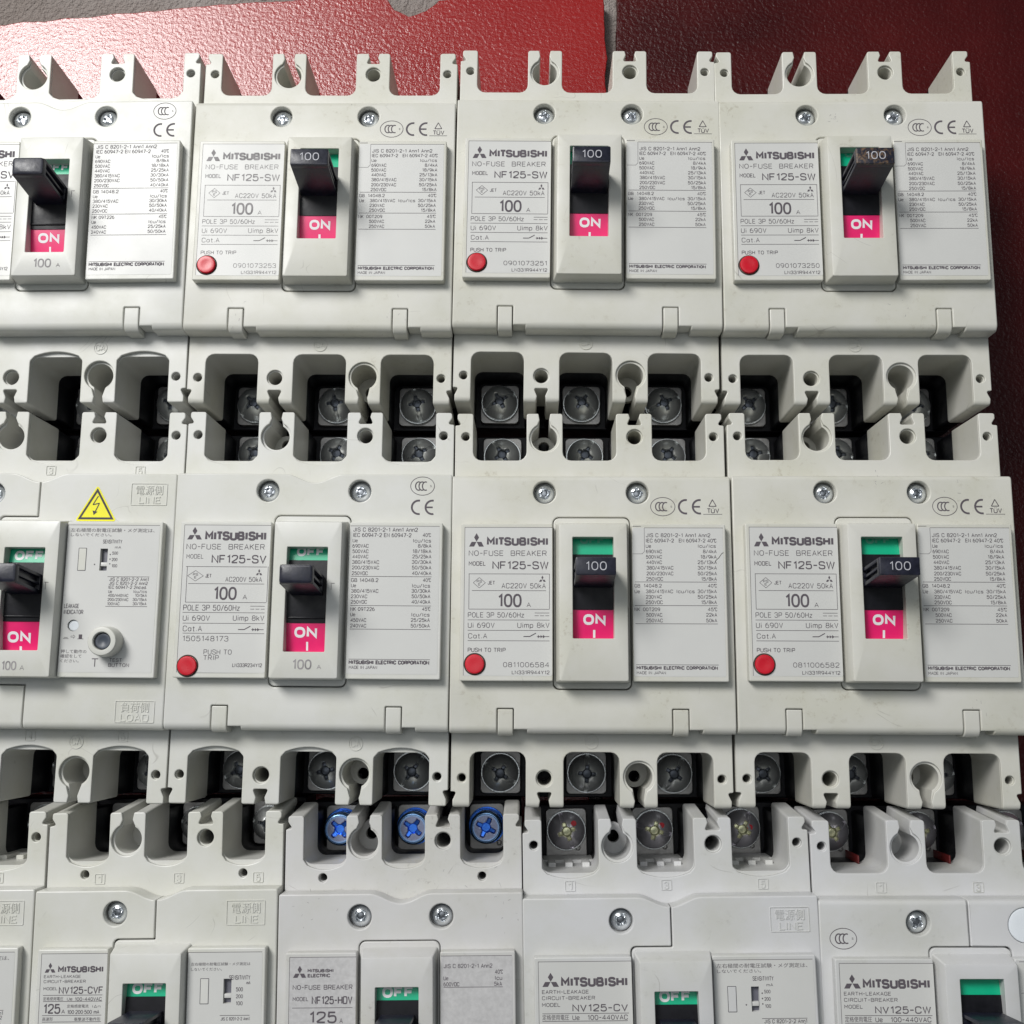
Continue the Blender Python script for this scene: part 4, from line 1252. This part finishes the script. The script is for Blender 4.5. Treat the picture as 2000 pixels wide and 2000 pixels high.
    for k in range(6):
        up = k < 3; x = c[k % 3]; y = 121.2 if up else 9.0
        st = cfg.get('screws_up', 'std') if up else 'std'
        tp = ob('terminal_pad', cached(('terminal_pad', P, up and st != 'std'), lambda: make_pad(P, 1.8 if up and st != 'std' else 0)), 'pad', root, (x, y, 0))
        rz = rnd.uniform(0, pi)
        if st == 'blue':
            s = ob('terminal_screw', cached(('terminal_screw_blue', 1), lambda: screw_head(5.45, 3.0, flat=True, arm=.62, aw=.14, depth=1.6)), 'blue_head', root, (x, y, 26.6), rz)
            ob('spring_washer', cached(('spring_washer', 5.2), lambda: make_spring(5.8)), 'blue', s, (0, 0, -26.6))
        else:
            mt = 'dull_head' if not (up and st == 'chrome') else 'chrome_head'
            s = ob('terminal_screw', cached(('terminal_screw', P > 27), lambda: screw_head(6.3 if P > 27 else 5.6, 4.2, slot=True, arm=.50, aw=.125, depth=2.1)), mt, root, (x, y, 23.4), rz)
            ob('washer', cached(('washer', P > 27), lambda: disc(6.8 if P > 27 else 6.0, 20.5, 22.3)), 'dull', s, (0, 0, -23.4))
        if up and st in ('chrome', 'blue'):
            ob('rivet', cached(('rivet', 1), lambda: make_domed(.85, 20, 21.6)), 'pad', tp, (3.9 if P > 27 else 4.2, -6.0, 0))
    if cfg.get('ribs'):
        ob('pocket_ribs', cached(('pocket_ribs', P), lambda: make_ribs(P)), pl, hs)
    if cfg.get('strips'):
        for k in range(3):
            ob('insulation_strip', cached(('insulation_strip', P), lambda: box(5.2 if P > 27 else 4.3, 0, 5.7 if P > 27 else 4.8, 2.6, 22, 37, .1)), 'redstrip', hs, (c[k], 112.5, 0), 0)
    if cfg.get('paint_dots'):
        def dots():
            ik = Ink(); ik.poly(circ(0, 0, .95, 14), 0); return ik.mesh()
        for k in range(3):
            ob('paint_mark', cached(('paint_mark', 1), dots, 0), 'red', root, (c[k] + 2.4, 124.0 - k, 27.0))
    if cfg.get('warning'):
        wz = CV + .02
        tri = lambda s, z0, z1: curve2d([fillet([(64.1 - 6.75 * s, 90.0 + (1 - s) * 3.9, .5), (64.1 + 6.75 * s, 90.0 + (1 - s) * 3.9, .5), (64.1, 101.9 - (1 - s) * 7.6, .5)], 3)], z0, z1, 0, 0)
        st = ob('warning_sticker', cached(('warning_sticker', 1), lambda: tri(1.0, CV - .05, CV + .10)), 'yellow', cov2)
        def sign():
            ik = Ink(); z = CV + .13
            o_ = [(64.1 - 5.9, 90.55), (64.1 + 5.9, 90.55), (64.1, 100.9)]
            i_ = [(64.1 - 4.75, 91.25), (64.1 + 4.75, 91.25), (64.1, 99.5)]
            ik.add([(x, y, z) for x, y in o_ + i_], [(0, 1, 4, 3), (1, 2, 5, 4), (2, 0, 3, 5)])
            for q in ((64.5, 98.3, 62.9, 95.4), (62.9, 95.4, 65.0, 95.9), (65.0, 95.9, 63.7, 92.9)): ik.line(*q, z, .34)
            ik.poly([(63.35, 92.0), (64.55, 93.1), (62.9, 93.5)], z + .01)
            return ik.mesh()
        ob('warning_sign', cached(('warning_sign', 1), sign, 0), 'ink_dark', st)
    if cfg.get('scuff'):
        def scf():
            ik = Ink(); r_ = random.Random(cfg['scuff'][0])
            for cx_, cy_, n_, sz in cfg['scuff'][1]:
                for _ in range(n_):
                    a_ = r_.gauss(0, sz); b_ = r_.gauss(0, sz * 1.2); l_ = min(r_.uniform(.3, 1.1) * sz, r_.uniform(.3, 1.1)); t_ = 1.2 + r_.gauss(0, .9)
                    ik.line(cx_ + a_, cy_ + b_, cx_ + a_ + l_ * cos(t_), cy_ + b_ + l_ * sin(t_), (T if cy_ > 106 else CV) + .03 + .002 * _, r_.uniform(.06, .13))
            return ik.mesh()
        ob('scuff_mark', cached(('scuff_mark', cfg['id']), scf, 0), 'ink_faint', hs)
    if cfg.get('crack'):
        def crk():
            ik = Ink(); pts = [(83.9, 77.4), (84.6, 78.2), (85.1, 78.6), (86.0, 79.9), (86.6, 80.3)]
            for a_, b_ in zip(pts, pts[1:]): ik.line(*a_, *b_, PN + .12, .16)
            return ik.mesh()
        ob('crack', cached(('crack', 1), crk, 0), 'groove', rp)
    return root

# ------------------------------------------------------------------ floor
def floor_material(name, col, col2, rough, spec, bumpd, wear=0.0):
    m, nt, b = new_mat(name)
    tc = nt.nodes.new('ShaderNodeTexCoord'); co = tc.outputs['Object']
    n1 = N(nt, 'ShaderNodeTexNoise', Scale=9.0, Detail=6.0, Roughness=0.6); nt.links.new(co, n1.inputs['Vector'])
    n2 = N(nt, 'ShaderNodeTexNoise', Scale=330.0, Detail=4.0, Roughness=0.65); nt.links.new(co, n2.inputs['Vector'])
    c = ramp(nt, n1.outputs['Fac'], [(0.35, col), (0.65, col2)])
    mx = N(nt, 'ShaderNodeMix', data_type='RGBA'); nt.links.new(c, mx.inputs[6]); mx.inputs[7].default_value = (0.30, 0.26, 0.24, 1)
    sp = ramp(nt, n2.outputs['Fac'], [(0.66, 0.0), (0.72, wear)]); nt.links.new(sp, mx.inputs[0])
    nt.links.new(mx.outputs[2], b.inputs['Base Color'])
    rg = ramp(nt, n1.outputs['Fac'], [(0.3, rough - .03), (0.7, rough + .05)]); nt.links.new(rg, b.inputs['Roughness'])
    b.inputs['Specular IOR Level'].default_value = spec
    v = nt.nodes.new('ShaderNodeTexNoise'); v.inputs['Scale'].default_value = 640.0; v.inputs['Detail'].default_value = 3.0; v.inputs['Roughness'].default_value = .6
    nt.links.new(co, v.inputs['Vector'])
    bu = N(nt, 'ShaderNodeBump', Strength=0.85, Distance=bumpd); nt.links.new(v.outputs['Fac'], bu.inputs['Height'])
    nt.links.new(bu.outputs[0], b.inputs['Normal'])
    return m
M['tile_red'] = floor_material('red_painted_tile', (0.27, 0.008, 0.008), (0.33, 0.012, 0.010), 0.22, 0.70, 0.00026, 0.25)
M['tile_dark_red'] = floor_material('dark_red_tile', (0.030, 0.0022, 0.0026), (0.075, 0.005, 0.005), 0.28, 0.30, 0.0005, 0.1)  # right tile: much darker red base colour than the left one
M['concrete'] = floor_material('rough_concrete', (0.22, 0.18, 0.155), (0.38, 0.34, 0.32), 0.80, 0.3, 0.0035, 0.6)

def ragged(pts, amp, step, seed):
    out = []
    L = len(pts)
    for i in range(L):
        a, b = Vector(pts[i]), Vector(pts[(i + 1) % L]); d = b - a; n = max(1, int(d.length / step))
        nn = Vector((-d.y, d.x)).normalized()
        for k in range(n):
            p = a + d * (k / n)
            q = mnoise.noise(Vector((p.x * .11, p.y * .11, seed))) * amp + mnoise.noise(Vector((p.x * .6, p.y * .6, seed + 9))) * amp * .35
            out.append((p.x + nn.x * q, p.y + nn.y * q))
    return out
g = bpy.data.meshes.new('ground_slab')
g.from_pydata([(-2.5, -2.5, -0.007), (2.5, -2.5, -0.007), (2.5, 2.5, -0.007), (-2.5, 2.5, -0.007)], [], [(0, 1, 2, 3)])
go = ob('concrete_floor', g, 'concrete', None); go['kind'] = 'structure'
# red tile: its far edge is chipped back to the concrete
edge = [(-520, -420), (26.4, -420), (26.4, 500.0), (14, 286.5)]
left = [(-520, -420), (13.5, -420), (27.3, 257), (26.0, 284.8), (14.0, 286.2), (-30, 285.5), (-42, 284.2), (-47, 279.0), (-54, 277.0), (-60, 279.8), (-63, 284.2), (-80, 285.6), (-98, 284.4), (-124, 282.6), (-176, 277.5), (-223, 272.4), (-520, 236)]
tl = finish(curve2d([ragged(left, 0.9, 1.6, 3.1)], -7.5, 0.0, 0.35, 1), 0); tl.name = 'floor_tile'
o = ob('floor_tile', tl, 'tile_red', go)
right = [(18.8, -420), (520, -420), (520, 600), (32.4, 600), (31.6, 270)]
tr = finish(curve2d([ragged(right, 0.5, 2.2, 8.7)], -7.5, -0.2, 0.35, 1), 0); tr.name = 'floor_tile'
o = ob('floor_tile', tr, 'tile_dark_red', go)

# ------------------------------------------------------------------ the thirteen breakers
Wm = dict(kind='W', left=TXT_W_LEFT, right=TXT_W_RIGHT, right_id='w', cover_marks=TXT_W_MARK, marks_id='w')
Vm = dict(kind='V', left=TXT_V_LEFT, right=TXT_V_RIGHT, right_id='v', cover_marks=TXT_V_MARK, marks_id='v', frame_text=TXT_V_ESC)
EMB = [('LBOX', 75.1, 95.3, 87.0, 102.6, 0), ('電源側', 76.7, 98.8, 85.5, 101.7, 4), ('LINE', 77.8, 95.9, 84.8, 98.2, 1)]
EMBB = EMB + [('LBOX', 74.5, 25.8, 87.1, 32.7, 0), ('負荷側', 76.3, 29.1, 85.2, 32.0, 4), ('LOAD', 76.3, 26.2, 85.3, 28.6, 1)]
EMB75 = [(t, a - 15.8, b, c - 15.8, d, f) for t, a, b, c, d, f in EMB]
C_FULL = [('EARTH-LEAKAGE', 5.7, 79.0, 19.4, 80.1, 0)]
CFG = [
 dict(Vm, id='A1', pose=(-163.8, 161.0, .0166), plastic='ivory', serial='1505148174', label='breaker cut off by the left edge in the farthest row, with a blank black toggle'),
 dict(Wm, id='A2', scuff=(5, [(20, 28, 5, 3), (70, 27, 5, 3), (52, 103, 3, 2)]), pose=(-73.35, 161.6, .00525), plastic='cream', serial='0901073253', ink='ink_faint', ink_r='ink', label='cream breaker with half rubbed off label print and serial number 0901073253'),
 dict(Wm, id='A3', pose=(16.87, 163.1, 0.0), plastic='cream', serial='0901073251', label='cream breaker numbered 0901073251, in front of the joint between red and maroon tile'),
 dict(Wm, id='A4', pose=(106.73, 163.2, .00975), plastic='cream', serial='0901073250', handle='handle_worn', scuff=(3, [(39.6, 99.0, 9, .9), (60, 30, 4, 2)]), label='cream breaker at the right end of the farthest row, its toggle tip worn brown'),
 dict(kind='N', id='B1', pose=(-161.2, 29.9, .0055), plastic='ivory', left=TXT_C_LEFT, model='NV125-CV', right=TXT_NV_RIGHT, right_id='n', emboss=EMBB, emboss_id='b1', frame_text=TXT_NV_ESC, warning=True, serial='', screws_up='std', label='earth leakage breaker with a yellow high voltage triangle sticker and a grey test button'),
 dict(Vm, id='B2', pose=(-71.33, 30.7, .0066), plastic='ivory', serial='1505148173', label='pale breaker beside the one with the yellow triangle, 100 A printed under its toggle'),
 dict(Wm, id='B3', pose=(18.71, 31.2, .0106), plastic='cream', serial='0811006584', crack=True, label='cream breaker with serial number 0811006584 and a chipped corner on its right label panel'),
 dict(Wm, id='B4', pose=(109.05, 32.4, .00985), plastic='cream', serial='0811006582', scuff=(8, [(46, 102, 5, 1.6), (70, 101, 4, 2.2), (77, 32, 4, 2.5)]), label='cream breaker with serial number 0811006582 at the end of the middle row'),
 dict(kind='N', id='C1', ribs=True, pose=(-196.1, -102.0, .028), plastic='ivory', left=TXT_C_LEFT, model='NV125-CV', right=TXT_NV_RIGHT, right_id='n', emboss=EMB, emboss_id='c4', frame_text=TXT_NV_ESC, label='breaker of which only a narrow strip shows in the bottom left corner'),
 dict(kind='N', id='C2', P=25, pose=(-113.5, -100.3, .028), plastic='ivory', left=TXT_C2_LEFT, right=TXT_C2_RIGHT, right_id='n75', emboss=EMB75, emboss_id='c2', screws_up='std', strips=True, label='narrow white breaker with a sensitivity slide switch, beside the one with blue screws'),
 dict(kind='H', id='C3', scuff=(11, [(8, 101, 8, 3), (66, 100, 10, 4), (40, 108, 6, 4), (60, 107.6, 6, 5)]), P=25, pose=(-38.3, -99.9, .028), plastic='dirty', left=TXT_C3_LEFT, right=TXT_C3_RIGHT, right_id='h75', screws_up='blue', label_mat='label_dirty', label='grimy narrow breaker with three blue terminal screws'),
 dict(kind='N', id='C4', ribs=True, pose=(44.0, -99.5, .029), plastic='grey', left=TXT_C_LEFT, model='NV125-CV', right=TXT_NV_RIGHT, right_id='n', emboss=EMB, emboss_id='c4', frame_text=TXT_NV_ESC, screws_up='chrome', paint_dots=True, label='light grey breaker with red paint dots on its dark domed terminal screws'),
 dict(kind='F', id='C5', pose=(133.5, -98.6, .019), plastic='grey', left=TXT_C_LEFT, model='NV125-CW', right=[], right_id='f', cover_marks=TXT_C5_MARK, marks_id='f', marks_right=False, screws_up='chrome', strips=True, label='grey breaker with a round white disc on its cover and red strips in its pockets'),
]
for c_ in CFG: breaker(c_)
print('objects', len(bpy.data.objects), 'meshes', len(bpy.data.meshes))
